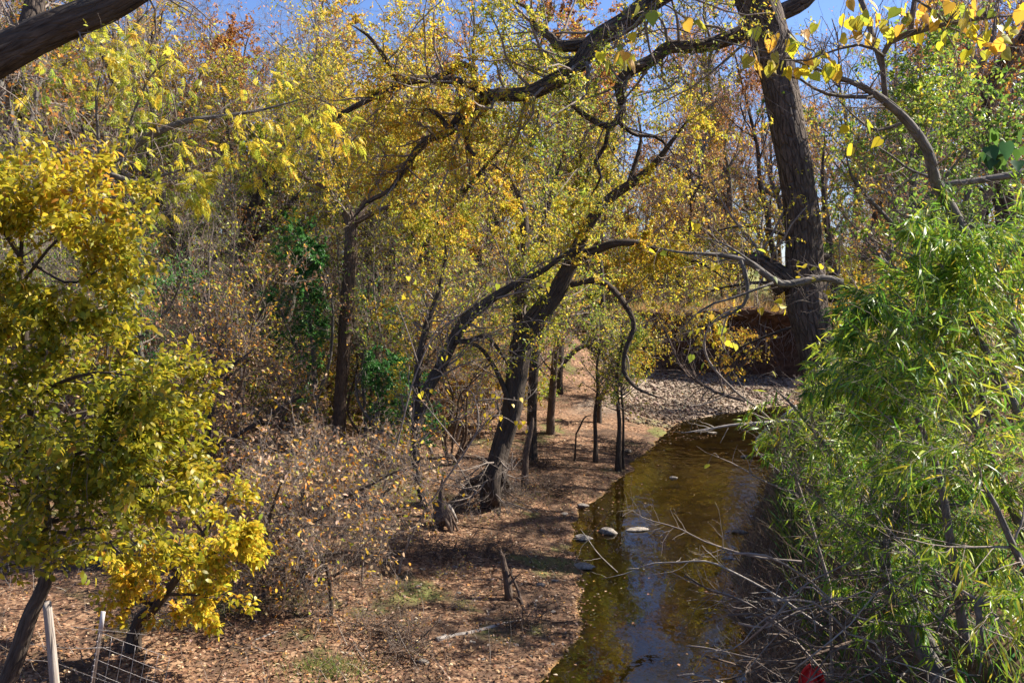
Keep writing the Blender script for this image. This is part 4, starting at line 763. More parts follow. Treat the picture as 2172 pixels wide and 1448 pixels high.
inframe = lambda x, y: -120 < x / y * F + W / 2 < W + 120
placed = []
def corridor(x, y):
    u = x / y * F + W / 2; return any(a < u < b and y < c for a, b, c in ((540, 910, 21.0), (480, 570, 26.4), (310, 370, 29.4), (1080, 1160, 23)))
def scatter(n, yr, xf, mind, choices, sc, fn, tries=4000):
    c = 0; reseed(('scatter', n, yr, mind))
    for _ in range(tries):
        if c >= n: break
        y = rng.uniform(*yr) if not callable(yr) else yr(); x = rng.uniform(-1, 1) * (y * .60 + 4) if xf is None else xf(y)
        if any((x - a) ** 2 + (y - b) ** 2 < mind ** 2 for a, b in placed): continue
        if not fn(x, y) or corridor(x, y): continue
        placed.append((x, y)); c += 1; choices(x, y, rng.uniform(*sc))
def leftwood(x, y):
    u = x / y * F + W / 2
    return (u < 1090 or (u < 1420 and y > 40)) and not (x > -1.2 and y < 34) and not visible_gap(x, y)
def pt(ws):
    def f(x, y, s):
        i = int(rng.choice(6, p=np.array(ws) / sum(ws))); put(('t', i), PT[i][1], x, y, s, PT[i][2] , 'trees of the wood behind the creek, kind %s' % 'abcdef'[i])
    return f
def bp(ws):
    def f(x, y, s):
        i = int(rng.choice(5, p=np.array(ws) / sum(ws))); put(('b', i), BP[i][0], x, y, s, BP[i][1], 'understory bushes, kind %s' % 'abcde'[i])
    return f
scatter(10, (36, 46), lambda y: rng.uniform(-5, 4.5), 1.8, pt([4, 2, 3, 2, 2, 4]), (.9, 1.3), lambda x, y: True)
scatter(17, (23.5, 34), lambda y: (rng.uniform(870, 1095) - W / 2) / F * y, .8, bp([3, 4, 3, 1, 4]), (.7, 1.1), lambda x, y: True)
scatter(18, (24, 44), None, 1.5, pt([0, 1, 0, 8, 0, 0]), (.8, 1.3), lambda x, y: leftwood(x, y) and x < -2 and inframe(x, y))
scatter(12, (42, 60), lambda y: (rng.uniform(1180, 1620) - W / 2) / F * y, 1.5, pt([1, 1, 0, 6, 2, 0]), (.8, 1.2), lambda x, y: True)
PP = proto('pole_sapling', 7.5, .045, 16, 900, PAL_OLIVE, (.06, .11), 7, .18, .2, B_twig, .22)
def pp(x, y, s): put('p', PP, x, y, s, 'thin pole-like sapling among the wood trees', 'pole saplings of the wood')
scatter(20, (23, 40), None, 1.9, pt([3, 2, 3, 3, 2, 3]), (.85, 1.25), lambda x, y: leftwood(x, y) and x < -3)
scatter(46, (38, 80), None, 2.8, pt([3, 6, 1, 7, 4, 1]), (.95, 1.4), lambda x, y: leftwood(x, y) and inframe(x, y))
scatter(26, (75, 130), None, 4, pt([3, 4, 2, 5, 3, 2]), (1., 1.6), lambda x, y: True)
scatter(3, (24, 30), lambda y: rng.uniform(10, 16), 2.2, pt([0, 1, 0, 9, 1, 0]), (.8, 1.1), lambda x, y: x / y * F + W / 2 > 1830)
scatter(14, (40, 52), lambda y: rng.uniform(16, 34), 2.4, pt([1, 4, 1, 9, 2, 1]), (.9, 1.4), lambda x, y: 1830 < x / y * F + W / 2 < 2400)
scatter(32, (44, 76), lambda y: rng.uniform(8, 46), 2.4, pt([2, 5, 1, 6, 3, 1]), (.9, 1.4), lambda x, y: x / y * F + W / 2 > 1400 and inframe(x, y))
scatter(70, (19, 45), None, .8, pp, (.7, 1.2), lambda x, y: x < -1.2 and leftwood(x, y) and inframe(x, y))
scatter(46, (19.5, 33), lambda y: rng.uniform(-10, -1.2), .9, bp([3, 3, 2, 1, 5]), (.8, 1.2), lambda x, y: leftwood(x, y) and x / y * F + W / 2 > 150)
scatter(50, (17, 36), None, 1.2, bp([3, 4, 3, 2, 4]), (.7, 1.3), lambda x, y: x < -2.4 and leftwood(x, y) and inframe(x, y))
scatter(70, (34, 66), None, 1.6, bp([3, 4, 4, 2, 3]), (.9, 1.6), lambda x, y: leftwood(x, y) and inframe(x, y))
scatter(44, (36.0, 40), lambda y: rng.uniform(2, 16), .5, bp([1, 5, 3, 4, 0]), (.4, .95), lambda x, y: True)
scatter(44, (41, 62), lambda y: rng.uniform(4, 36), 1.4, bp([2, 4, 4, 1, 1]), (1.1, 1.9), lambda x, y: not 1620 < x / y * F + W / 2 < 1700 and inframe(x, y))
scatter(22, (11, 30), lambda y: rng.uniform(6, 18), 1.2, bp([4, 2, 3, 2, 0]), (.7, 1.1), lambda x, y: x / y * F + W / 2 > 1760 and x > np.interp(y, RY, RX) + 1.2 and inframe(x, y))

for (u, v, sc_) in [(470, 1290, .5), (600, 1250, .55), (700, 1215, .5), (790, 1180, .45), (880, 1150, .4), (540, 1200, .6), (650, 1300, .35), (820, 1260, .3), (950, 1225, .3), (1010, 1110, .35), (760, 1330, .3), (1120, 1060, .35), (380, 1330, .4), (870, 1390, .35), (985, 1290, .25)]:
    q = G(u, v); put(('b', 3), BP[3][0], q[0], q[1], sc_, BP[3][1], 'understory bushes, kind d')
# right middle-distance green and yellow trees above the willow
midtree('leafy_green_tree', 'green and yellow tree behind the redbud, right of the great trunk',
        [[(1960, 720, 22), (1950, 620, 22), (1945, 520, 20), (1935, 420, 16), (1950, 320, 12), (1940, 220, 8), (1930, 120, 5)], [(1945, 530, 12), (1870, 450, 10), (1810, 380, 7), (1790, 300, 4)], [(1940, 450, 10), (2010, 370, 8), (2060, 300, 5)], [(1952, 600, 12), (1880, 560, 9), (1800, 540, 5)]], 16.3, 8500, PAL_GREENY, 50, bark=B_grey)
midtree('bend_tree', 'slim tree behind the great trunk, twiggy limbs drooping across the creek bend',
        [[(1800, 820, 22), (1785, 700, 22), (1770, 600, 20), (1755, 480, 15), (1745, 380, 9), (1750, 280, 5)], [(1772, 640, 13), (1690, 610, 11), (1600, 600, 8), (1500, 620, 5), (1425, 665, 3)], [(1765, 560, 13), (1680, 505, 10), (1580, 480, 7), (1480, 500, 4)], [(1780, 690, 10), (1700, 690, 8), (1620, 715, 6), (1540, 750, 3)]], 24, 5200, PAL_GOLD, 48)
midtree('dark_curved_tree', 'black S-curved trunk at the upper right edge',
        [[(2150, 560, 34), (2140, 440, 32), (2118, 330, 30), (2100, 240, 32), (2098, 195, 32), (2120, 150, 30), (2150, 110, 30), (2200, 40, 26), (2260, -60, 18)], [(2105, 230, 12), (2060, 130, 9), (2050, 20, 6)]], 20, 3000, PAL_ORANGE, 30)
midtree('straight_grey_tree', 'slim grey trunk rising left of the black S-curved trunk',
        [[(2050, 600, 20), (2052, 450, 19), (2060, 300, 18), (2062, 210, 18), (2085, 130, 15), (2110, 60, 12), (2120, -40, 8)]], 22, 2000, PAL_ORANGE, 26, bark=B_grey)
midtree('edge_leafy_tree', 'yellow-green tree crowding the right edge behind the willow',
        [[(2240, 760, 24), (2200, 640, 24), (2170, 540, 20), (2130, 440, 16), (2110, 350, 10), (2090, 280, 6)], [(2180, 580, 12), (2110, 540, 10), (2060, 520, 6)], [(2150, 480, 9), (2200, 380, 7), (2190, 280, 4)]], 14.0, 4000, PAL_GREENY, 34)

# ------------------------------------------------------------------ cut bank: an undercut earth wall beyond the gravel bar
bu = np.linspace(3.2, 20, 120); prof = [(0.0, -.5), (-.15, .1), (.25, .5), (.55, 1.1), (.50, 1.7), (.25, 2.2), (-.05, 2.6), (-.35, 2.85), (-.45, 3.02), (-.2, 3.12), (1.2, 3.14)]
pf, pz = np.array([p[0] for p in prof]), np.array([p[1] for p in prof]); tt = np.linspace(0, len(prof) - 1, 60); pf = np.interp(tt, range(len(prof)), pf); pz = np.interp(tt, range(len(prof)), pz)
BX = np.repeat(bu[:, None], 60, 1); BZ = np.repeat(pz[None], 120, 0)
edge = ss(3.2, 5.5, BX)
yb_ = 36.6 - .10 * (BX - 4) + .5 * n2(BX, BX * 0, .7) + (1 - edge) * 1.5
BY = yb_ + pf[None] + .16 * n2(BX * 1.3, BZ * 2.2, 1.3) + .07 * n2(BX * 3, BZ * 5, 1.5); BZ = BZ - (1 - edge) * .5 + (.22 * n2(BX, BX * 0, 1.1) + .12 * n2(BX, BX * 0, 3.1)) * ss(1.2, 3, BZ)
jj = (np.arange(119)[:, None] * 60 + np.arange(59)[None]).ravel()
o = obj('cut_bank', mesh_from('cut_bank', np.stack([BX, BY, BZ], -1).reshape(-1, 3), None, np.stack([jj, jj + 60, jj + 61, jj + 1], 1), None, True), plainmat('raw_earth', (.045, .026, .017), (.14, .08, .052), 5., .95, .9, .1, 0, .06)); o['kind'] = 'structure'
def sticks(tb, n, P0, ln, rad, dirf, npt=6, wig=.2, grav=0.):
    p0 = P0(n); d = dirf(n); d /= np.linalg.norm(d, axis=1, keepdims=True); out = np.empty((n, npt, 3)); out[:, 0] = p0; L = rng.uniform(*ln, n)[:, None] / (npt - 1)
    for s_ in range(1, npt):
        d = d + rng.normal(size=(n, 3)) * wig; d[:, 2] -= grav; d /= np.linalg.norm(d, axis=1, keepdims=True); out[:, s_] = out[:, s_ - 1] + d * L
    r = rng.uniform(*rad, n)[:, None] * np.linspace(1, .35, npt)[None]; tb.add(out, r, 3); return out
tb = TB(); sticks(tb, 360, lambda n: np.stack([rng.uniform(4.0, 17, n), rng.uniform(36.0, 36.6, n), rng.uniform(2.3, 3.1, n)], 1), (.6, 2.6), (.006, .018), lambda n: np.stack([rng.normal(size=n) * .6, -np.abs(rng.normal(size=n)) * .7, -rng.uniform(.1, 1, n)], 1), 7, .22, .12)
o = obj('hanging_roots', tb.build('hanging_roots'), B_twig); o['kind'] = 'stuff'; tag(o, 'tangle of bare roots and dead stems hanging over the dark cut bank', 'roots')

# ------------------------------------------------------------------ leaf litter, gravel, grass (uncountable)
def ground_pts(n, yr, bias=1.6):
    y = yr[0] + (yr[1] - yr[0]) * rng.uniform(0, 1, n) ** bias; x = rng.uniform(-1, 1, n) * (y * .60 + .8); return x, y
def normal_at(x, y):
    e = .08; return np.stack([-(T(x + e, y) - T(x - e, y)) / (2 * e), -(T(x, y + e) - T(x, y - e)) / (2 * e), np.ones_like(x)], 1)
def lay(n, x, y, size, asp, pal, tm, name, mat, label, cat, tilt=.35, zoff=.012, ks=None):
    z = T(x, y); nm = normal_at(x, y) + rng.normal(size=(len(x), 3)) * tilt; nm /= np.linalg.norm(nm, axis=1, keepdims=True)
    ax = np.cross(nm, rng.normal(size=(len(x), 3))); ax /= np.linalg.norm(ax, axis=1, keepdims=True); wv = np.cross(nm, ax)
    L = rng.uniform(*size, len(x)); pos = np.stack([x, y, z + zoff + rng.uniform(0, .02, len(x))], 1) - ax * L[:, None] * .5
    o = obj(name, bake(tm, pos, [ax, wv, nm], L, L * asp, pick(pal, len(x), jit=.25), name=name), mat); o['kind'] = 'stuff'; tag(o, label, cat); return o
reseed('ground')
x, y = ground_pts(138000, (8.5, 40)); xl = np.interp(y, LY, LX); xr = np.interp(y, RY, RX)
den = np.clip(n2(x, y, .8) * .5 + .85, .2, 1.); gb = (y > 28.5) & (x > 4.0)
k = ((T(x, y) > -.01) & (x < xl + .6) & (rng.uniform(0, 1, len(x)) < den * np.where(gb, .75, 1))) | ((x > xr + .2) & (y < 27) & (rng.uniform(0, 1, len(x)) < .5))
lay(0, x[k], y[k], (.028, .062), .6, PAL_LITTER, KITE, 'leaf_litter', M_dry, 'brown and tan fallen leaves carpeting the creek banks', 'leaf litter')
x = rng.uniform(0, 8, 13000); y = rng.uniform(9, 29, 13000); xl = np.interp(y, LY, LX); xr = np.interp(y, RY, RX); q = np.minimum(x - xl, xr - x)
k = (q > -.2) & (q < 2.5) & (rng.uniform(0, 1, 13000) < np.exp(-np.maximum(q, 0) * 3.5) + .015 + .6 * (y > 19) * (n2(x, y, 1.) > .6))
zz = np.full(k.sum(), .006); L = rng.uniform(.035, .07, k.sum()); an = rng.uniform(0, 6.28, k.sum()); ax = np.stack([np.cos(an), np.sin(an), 0 * an], 1); wv = np.stack([-np.sin(an), np.cos(an), 0 * an], 1); nm = np.tile([0, 0, 1.], (k.sum(), 1))
o = obj('floating_leaves', bake(KITE, np.stack([x[k], y[k], zz], 1), [ax, wv, nm], L, L * .6, pick(PAL_LITTER, k.sum(), jit=.25), name='floating_leaves'), M_dry); o['kind'] = 'stuff'; tag(o, 'fallen leaves floating along the creek edges', 'leaf litter')

def rock_mesh(seed, sub=3, sq=(1, .7, .45), rough=.42):
    r_ = np.random.default_rng(seed); bm = bmesh.new(); bmesh.ops.create_icosphere(bm, subdivisions=sub, radius=.5)
    ks = r_.normal(size=(6, 3)) * 2.6; ph = r_.uniform(0, 6, 6); pl = r_.normal(size=(7, 3)); pl /= np.linalg.norm(pl, axis=1, keepdims=True)
    for v in bm.verts:
        c = np.array(v.co)
        for n_ in pl:                         # chop flat facets
            d_ = c @ n_ - .36
            if d_ > 0: c = c - n_ * d_ * .85
        c = c * (1 + rough * .25 * sum(math.sin(float(ks[i] @ c) * 3 + ph[i]) for i in range(6)) / 2); v.co = Vector(c * np.array(sq))
    me = bpy.data.meshes.new('stone'); bm.to_mesh(me); bm.free(); me.polygons.foreach_set('use_smooth', np.ones(len(me.polygons), bool)); return me
M_stone = plainmat('limestone', (.13, .11, .092), (.37, .325, .28), 7., .85, .9, .25, 0, .03)
RM = [rock_mesh(i, 3, ((1, .62, .30), (1, .72, .36), (1, .55, .26), (1, .8, .42))[i % 4]) for i in range(8)]
def stone(u, v, wpx, label, i, rz=0., zs=1., group=None, sink=.25, name='stone'):
    p = G(u, v); s_ = wpx * p[1] / F; o = obj(name, RM[i % 8], M_stone); p[2] = max(p[2], -.04 if True else 0)
    o.location = (p[0], p[1], p[2] + s_ * .5 * .5 * zs * (1 - 2 * sink)); o.scale = (s_, s_, s_ * zs); o.rotation_euler = (rng.normal() * .08, rng.normal() * .08, rz); tag(o, label, 'stone', group); return o
stone(1238, 1150, 44, 'grey flat creek stone, leftmost of three in a row', 0, .2, 1.1); stone(1288, 1149, 46, 'grey wedge-shaped creek stone, middle of three in a row', 1, -.2, 1.2); stone(1352, 1152, 56, 'low creek stone barely above water, rightmost of three', 2, .1, .7)
stone(1238, 1206, 52, 'pale slab stone below the row of three', 0, -.1, .9); stone(1427, 1034, 22, 'small dark stone alone in mid stream', 3, .5); stone(1580, 984, 26, 'rounded stone in shallow water by the willow', 1, .8); stone(1234, 1075, 26, 'whitish stone at the waterline under the leaning tree', 5); stone(1196, 1092, 18, 'small pale stone on wet litter near the waterline', 7)
stone(1146, 1243, 24, 'round grey stone right of the dead snag', 3, .3, 1.2); stone(1175, 1233, 18, 'pale small stone uphill of the waterline slab', 5); stone(1570, 1136, 40, 'dark flat stone at the right waterline', 2); stone(896, 1406, 34, 'grey half-buried boulder at bottom centre', 1, .4); stone(1540, 1195, 30, 'mossy stone under the dead grass, right waterline', 6)
stone(1510, 935, 22, 'flat stone among leaves at the upper riffle', 4); stone(1330, 960, 22, 'stone at the foot of the creek bend saplings', 7)
for i in range(46):
    u, v = rng.uniform(880, 1180), rng.uniform(1190, 1440)
    stone(u, v, rng.uniform(7, 18), 'small pale stone in left bank litter', int(rng.integers(8)), rng.uniform(0, 6), rng.uniform(.7, 1.2), 'small stones in the litter', .3)
x = rng.uniform(3.5, 11, 10000); y = rng.uniform(26.5, 36.6, 10000); k = (T(x, y) > .0) & (np.abs(x - (6.2 + (y - 29) * .42)) < 3.2) & (rng.uniform(0, 1, 10000) < .75)
x, y = x[k], y[k]; n = len(x); tv = np.array([[1, 0, 0], [0, 1, 0], [-1, 0, 0], [0, -1, 0], [0, 0, .8], [0, 0, -.5]]) * .5; ttv = np.array([[0, 1, 4], [1, 2, 4], [2, 3, 4], [3, 0, 4], [1, 0, 5], [2, 1, 5], [3, 2, 5], [0, 3, 5]])
an = rng.uniform(0, 6.28, n); ax = np.stack([np.cos(an), np.sin(an), rng.normal(size=n) * .2], 1); wv = np.stack([-np.sin(an), np.cos(an), rng.normal(size=n) * .2], 1); L = rng.gamma(1.6, .035, n) + .025
o = obj('gravel', bake((tv, ttv), np.stack([x, y, T(x, y) + .01], 1), [ax, wv, np.cross(ax, wv)], L, L * .75, pick([(4, (.17, .12, .085)), (4, (.28, .21, .15)), (2, (.40, .325, .25)), (3, (.11, .075, .05))], n), name='gravel'), M_dry); o['kind'] = 'stuff'; tag(o, 'pale gravel bar at the far creek bend', 'gravel')

def blades(name, x, y, h, pal, label, lean=.5, wd=.006):
    n = len(x); z = T(x, y); ax = rng.normal(size=(n, 3)) * lean; ax[:, 2] = 1; ax /= np.linalg.norm(ax, axis=1, keepdims=True); wv = np.cross(ax, rng.normal(size=(n, 3))); wv /= np.linalg.norm(wv, axis=1, keepdims=True)
    L = rng.uniform(*h, n); o = obj(name, bake(LANCE, np.stack([x, y, z - .01], 1), [ax, wv, np.cross(ax, wv)], L, np.full(n, wd), pick(pal, n), name=name), M_leaf); o['kind'] = 'stuff'; tag(o, label, 'grass'); return o
x, y = ground_pts(60000, (8.5, 40), 1.2); k = (T(x, y) > .05) & (x < np.interp(y, LY, LX)) & (n2(x, y, .7) + rng.normal(size=len(x)) * .3 > .85) ; x, y = x[k], y[k]
blades('grass', x, y, (.05, .16), [(3, (.16, .22, .04)), (3, (.30, .29, .08)), (3, (.40, .31, .15))], 'thin patches of short grass on the left bank', .6)
p = G(700, 1420); x = p[0] + rng.normal(size=900) * .26; y = p[1] + rng.normal(size=900) * .2
blades('grass_tuft', x, y, (.06, .16), [(3, (.10, .18, .03)), (3, (.20, .24, .05)), (2, (.32, .26, .12))], 'bright green grass tuft at bottom left of centre', .7)
y = rng.uniform(8, 26, 7000); x = np.interp(y, RY, RX) + np.abs(rng.normal(size=7000)) * .9 + .05
blades('dead_grass', x, y, (.25, .75), [(3, (.20, .145, .095)), (4, (.29, .22, .15)), (3, (.12, .085, .055))], 'drooping dead straw grass fringing the right waterline', .9, .007)
y = rng.uniform(6, 24, 7500); x = np.interp(y, RY, RX) + .6 + np.abs(rng.normal(size=7500)) * 1.6
blades('green_weeds', x, y, (.15, .55), [(3, DGREEN), (4, GREEN), (3, LIME)], 'low green weeds under the willow on the right bank', .8, .02)
x, y = rng.uniform(6, 26, 7000), rng.uniform(38, 60, 7000)
blades('meadow_grass', x, y, (.2, .7), [(3, (.20, .24, .06)), (4, (.36, .34, .11)), (3, (.45, .33, .16))], 'sunlit meadow grass above the cut bank', .5, .02)

n = 5200; x = rng.uniform(3.4, 19, n); y = 36.15 - .10 * (x - 4) + .5 * n2(x, x * 0, .7) + (1 - ss(3.2, 5.5, x)) * 1.5 + rng.uniform(0, 2.2, n); z = np.where(rng.uniform(0, 1, n) < 2, 3.08 - .5 * (1 - ss(3.2, 5.5, x)) + .22 * n2(x, x * 0, 1.1) + .12 * n2(x, x * 0, 3.1), 0)
ax = rng.normal(size=(n, 3)) * .5 + np.array([0, -.7, .75]); ax /= np.linalg.norm(ax, axis=1, keepdims=True); wv = np.cross(ax, rng.normal(size=(n, 3))); wv /= np.linalg.norm(wv, axis=1, keepdims=True)
o = obj('bank_grass', bake(LANCE, np.stack([x, y, z - .05], 1), [ax, wv, np.cross(ax, wv)], rng.uniform(.25, .7, n), np.full(n, .022), pick([(4, (.24, .14, .06)), (3, (.34, .24, .10)), (3, (.40, .20, .05)), (2, (.17, .17, .05))], n), name='bank_grass'), M_leaf); o['kind'] = 'stuff'; tag(o, 'rusty dry grass hanging over the lip of the cut bank', 'grass')

# ------------------------------------------------------------------ dead wood
def branch(name, label, cat, stems, d, bark=B_dead, M=10, ln=(.15, .5), k=7, group=None, n2_=0, wig=.2, up=0.):
    reseed(label) if group is None else None
    st = slim([px_stem(s_, d) for s_ in stems], .62 if 'water_branch' in name else 1.); base = st[0][0][0].copy(); root = thing(name, base, label, cat, group)
    for i, (a, r) in enumerate(st): tb = TB(); tb.add(a, r, k, .08, .05); obj('stem' if i == 0 else 'side_stem', tb.build('stem', base), bark, root)
    if M:
        lv = twigset(st, [dict(M=M, ln=ln, ang=(30, 75), n=6, wig=wig, up=up, rr=.5)] + ([dict(M=n2_, ln=(ln[0] * .4, ln[1] * .5), n=4, wig=.2)] if n2_ else [])); tb = TB()
        for a, r in lv: tb.add(a, r, 3)
        o = obj('twigs', tb.build('twigs', base), bark, root); o['kind'] = 'stuff'
    return root
branch('fallen_log', 'weathered barkless log lying at bottom centre near the waterline', 'log', [[gd(925, 1357, 16), gd(960, 1350, 17), gd(1000, 1342, 13), gd(1060, 1325, 11), gd(1112, 1313, 7)]], 12, M=4)
branch('plank', 'pale straight split board lying on litter at lower left', 'plank', [[gd(522, 1366, 9), gd(565, 1348, 9), gd(612, 1329, 9)]], 11, M=0, k=4)
branch('fallen_stick', 'thin brown stick just below the pale split board', 'stick', [[gd(505, 1362, 6), gd(540, 1374, 6), gd(585, 1382, 4)]], 11, B_vine, 2)
branch('dead_snag', 'short rotten upright snag beside the water, debris hanging on it', 'snag', [[gd(1079, 1272, 22), (1077, 1240, 20, G(1079, 1272)[1]), (1070, 1205, 17, G(1079, 1272)[1]), (1066, 1180, 12, G(1079, 1272)[1]), (1062, 1168, 5, G(1079, 1272)[1])]], 13, B_vine, 14, (.1, .3))
branch('leaning_stick', 'slim dead stick propped right of the rotten snag', 'stick', [[gd(1112, 1296, 8), (1100, 1255, 8, 12.6), (1085, 1220, 6, 12.6), (1072, 1195, 3, 12.6)]], 13, B_vine, 5, (.1, .3))
branch('pale_water_branch', 'long pale bare branch arching over the creek above the slab stones', 'branch', [[(1760, 1340, 10, 8.2), (1660, 1270, 9, 8.4), (1560, 1215, 8, 8.6), (1500, 1190, 7, 8.7), (1440, 1192, 6, 8.8), (1380, 1195, 5, 8.9), (1330, 1215, 4, 9.0), (1275, 1227, 2, 9.0)], [(1310, 1213, 4, 9.0), (1270, 1175, 4, 9.0), (1245, 1140, 3, 9.0), (1230, 1120, 2, 9.0)]], 9, B_dead, 14, (.2, .6))
branch('upper_water_branch', 'pale twiggy dead branch over the creek right of the row of stones', 'branch', [[(1700, 1190, 9, 9.0), (1600, 1180, 8, 9.2), (1500, 1150, 6, 9.4), (1440, 1120, 5, 9.5), (1370, 1100, 4, 9.6), (1340, 1080, 2, 9.6)]], 9, B_twig, 22, (.2, .7), n2_=30)
branch('lower_water_branch', 'thin dead branch drooping to the reflected sky at lower right water', 'branch', [[(1760, 1440, 9, 7.4), (1660, 1330, 8, 7.6), (1570, 1270, 6, 7.8), (1480, 1240, 4, 8.0), (1400, 1200, 2, 8.1)]], 8, B_twig, 20, (.2, .7), n2_=30)
branch('bank_edge_branch', 'bare branch poking left over the upper riffle from the willow', 'branch', [[(1700, 890, 9, 11), (1640, 895, 8, 11), (1560, 900, 6, 11), (1500, 910, 5, 11), (1445, 918, 3, 11)], [(1690, 860, 8, 11), (1600, 940, 5, 11), (1660, 1005, 3, 11)]], 11, B_dead, 18, (.2, .6), n2_=20)
branch('cut_bank_dead_top', 'fallen dead twiggy branch fanned out before the dark cut bank', 'branch', [[(1580, 850, 8, 14), (1530, 835, 8, 14), (1480, 810, 7, 14), (1440, 770, 6, 14), (1410, 700, 4, 14), (1370, 640, 3, 14)]], 14, B_vine, 40, (.4, 1.2), n2_=80)
# uprooted stump with spread roots
reseed('stump'); pb = G(935, 1118); d_ = pb[1]
st = thing('rooted_stump', pb, 'uprooted stump with pale fluted roots and a thin snapped stem', 'stump')
a, r = px_stem([(938, 1100, 60, d_), (938, 1075, 34, d_), (936, 1052, 14, d_), (937, 1030, 8, d_), (940, 1000, 7, d_)], d_); tb = TB(); tb.add(a, r, 10, .1); obj('snapped_stem', tb.build('snapped_stem', pb), B_vine, st)
for i, (u, v) in enumerate([(rng.uniform(902, 972), rng.uniform(1104, 1132)) for _ in range(15)]):
    e = G(u, v); t0 = P(936 + rng.normal() * 6, 1072, d_); m_ = t0 * .45 + e * .55 + np.array([rng.normal() * .07, -.05 + rng.normal() * .04, .08 + rng.normal() * .06]); a, r = spline([t0, m_, e, e + (e - m_) * .3 - np.array([0, 0, .12])], np.array([.05, .036, .024, .006]) * rng.uniform(.5, 1.2), 14); tb = TB(); tb.add(a, r, 8, .25, .1); obj('root', tb.build('root', pb), B_dead if i % 4 == 0 else B_vine, st)
# drift clumps: flood-caught debris
def clump(u, v, s_, label, n=160, lift=0.):
    p = G(u, v); p[2] += lift; tb = TB(); sticks(tb, n, lambda n_: p + rng.normal(size=(n_, 3)) * np.array([s_, s_ * .7, s_ * .35]) + np.array([0, 0, s_ * .4]), (s_ * .5, s_ * 1.6), (.003, .009), lambda n_: rng.normal(size=(n_, 3)) * np.array([1, 1, .4]), 5, .3, .02)
    o = obj('driftwood_clump', tb.build('driftwood_clump', p), B_vine, loc=p); tag(o, label, 'debris'); o['kind'] = 'stuff'
clump(1075, 1075, .32, 'dark matted debris heaped at the leaning tree root'); clump(1165, 1045, .34, 'twiggy drift pile between leaning tree and creek', 220); clump(1040, 1168, .2, 'small debris tuft above the rotten snag'); clump(960, 1185, .3, 'drift heap in the shade left of the snag'); clump(860, 1395, .35, 'spiky dead weeds clump at bottom centre', 220); clump(1105, 1335, .22, 'drift snagged at the log tip'); clump(1320, 960, .3, 'drift wrapped round the creek bend saplings', 220); clump(810, 1345, .2, 'small dark drift tuft left of the log'); clump(1150, 990, .2, 'small drift tuft under the hanging twigs')
# dead branches heaped at the foot of the willow
reseed('heap')
for i in range(80):
    u, v = rng.uniform(1590, 2160), rng.uniform(1230, 1470); d0 = rng.uniform(5.4, 8.2)
    an = rng.uniform(-.9, .9) + (math.pi if rng.uniform() < .3 else 0); l_ = rng.uniform(150, 420); w_ = rng.uniform(2, 5.5)
    pts = [(u + l_ * t * math.cos(an) + rng.normal() * 14, v + l_ * t * math.sin(an) * .8 + 50 * t * t + rng.normal() * 14, w_ * (1 - .7 * t), d0 + .5 * t * rng.normal()) for t in np.linspace(-.5, .5, 6)]
    branch('dead_branch', 'grey dead branch in the heap under the willow', 'branch', [pts], d0, B_dead if i % 6 == 0 else B_vine if i % 2 else B_twig, 7, (.15, .6), 5, 'dead branches heaped under the willow')
# forest-floor twigs
tb = TB()
def gp(n):
    x, y = ground_pts(n * 3, (9, 36), 1.3); k_ = np.where((x < np.interp(y, LY, LX) - .1))[0][:n]; x, y = x[k_], y[k_]; x = np.resize(x, n); y = np.resize(y, n); return np.stack([x, y, T(x, y) + .03], 1)
sticks(tb, 850, gp, (.15, .9), (.003, .010), lambda n_: rng.normal(size=(n_, 3)) * np.array([1, 1, .12]), 5, .18)
o = obj('fallen_twigs', tb.build('fallen_twigs'), B_vine); o['kind'] = 'stuff'; tag(o, 'fallen twigs strewn through the leaf litter', 'twigs')
tb = TB(); sticks(tb, 600, lambda n_: gp(n_), (.15, .6), (.0018, .004), lambda n_: np.stack([rng.normal(size=n_) * .4, rng.normal(size=n_) * .4, np.ones(n_)], 1), 5, .2)
o = obj('dry_weeds', tb.build('dry_weeds'), B_dead); o['kind'] = 'stuff'; tag(o, 'thin dry weed stalks standing in the litter', 'weeds')

# ------------------------------------------------------------------ fence at lower left, red cloth
M_post = barkmat('weathered_post', (.22, .18, .15), (.44, .39, .34), (.32, .27, .23), (10, 10, .8), .5)
M_steel = plainmat('galvanised_wire', (.10, .09, .09), (.22, .20, .20), 20., .45, .1, .5, .7)
M_tpost = plainmat('rusty_steel', (.06, .045, .04), (.14, .10, .085), 14., .7, .3, .4, .5)
M_wtip = plainmat('whitewashed_steel', (.42, .38, .38), (.62, .58, .56), 10., .6)
D = 7.4
p = px_stem([(122, 1520, 22), (112, 1400, 22), (104, 1320, 21), (99, 1276, 20)], D, taper=False); bz = p[0][0].copy(); bz[2] = float(T(bz[0], bz[1]))
pr = thing('fence_post', bz, 'weathered round wooden fence post at lower left', 'fence post'); tb = TB(); a = np.concatenate([[bz - np.array([0, 0, .2])], p[0]]); tb.add(a, np.concatenate([[p[1][0]], p[1]]), 16, .05, .03); obj('post', tb.build('post', bz), M_post, pr)
D = 8.2
p0, p1 = P(188, 1500, D), P(219, 1296, D); bz = p0.copy(); bz[2] = float(T(p0[0], p0[1])); dirp = (p1 - p0) / np.linalg.norm(p1 - p0); p0 = p0 - dirp * max(0, (p0[2] - bz[2] + .2) / dirp[2])
tp = thing('metal_fence_post', bz, 'leaning steel T-post with whitened tip behind the wooden post', 'fence post')
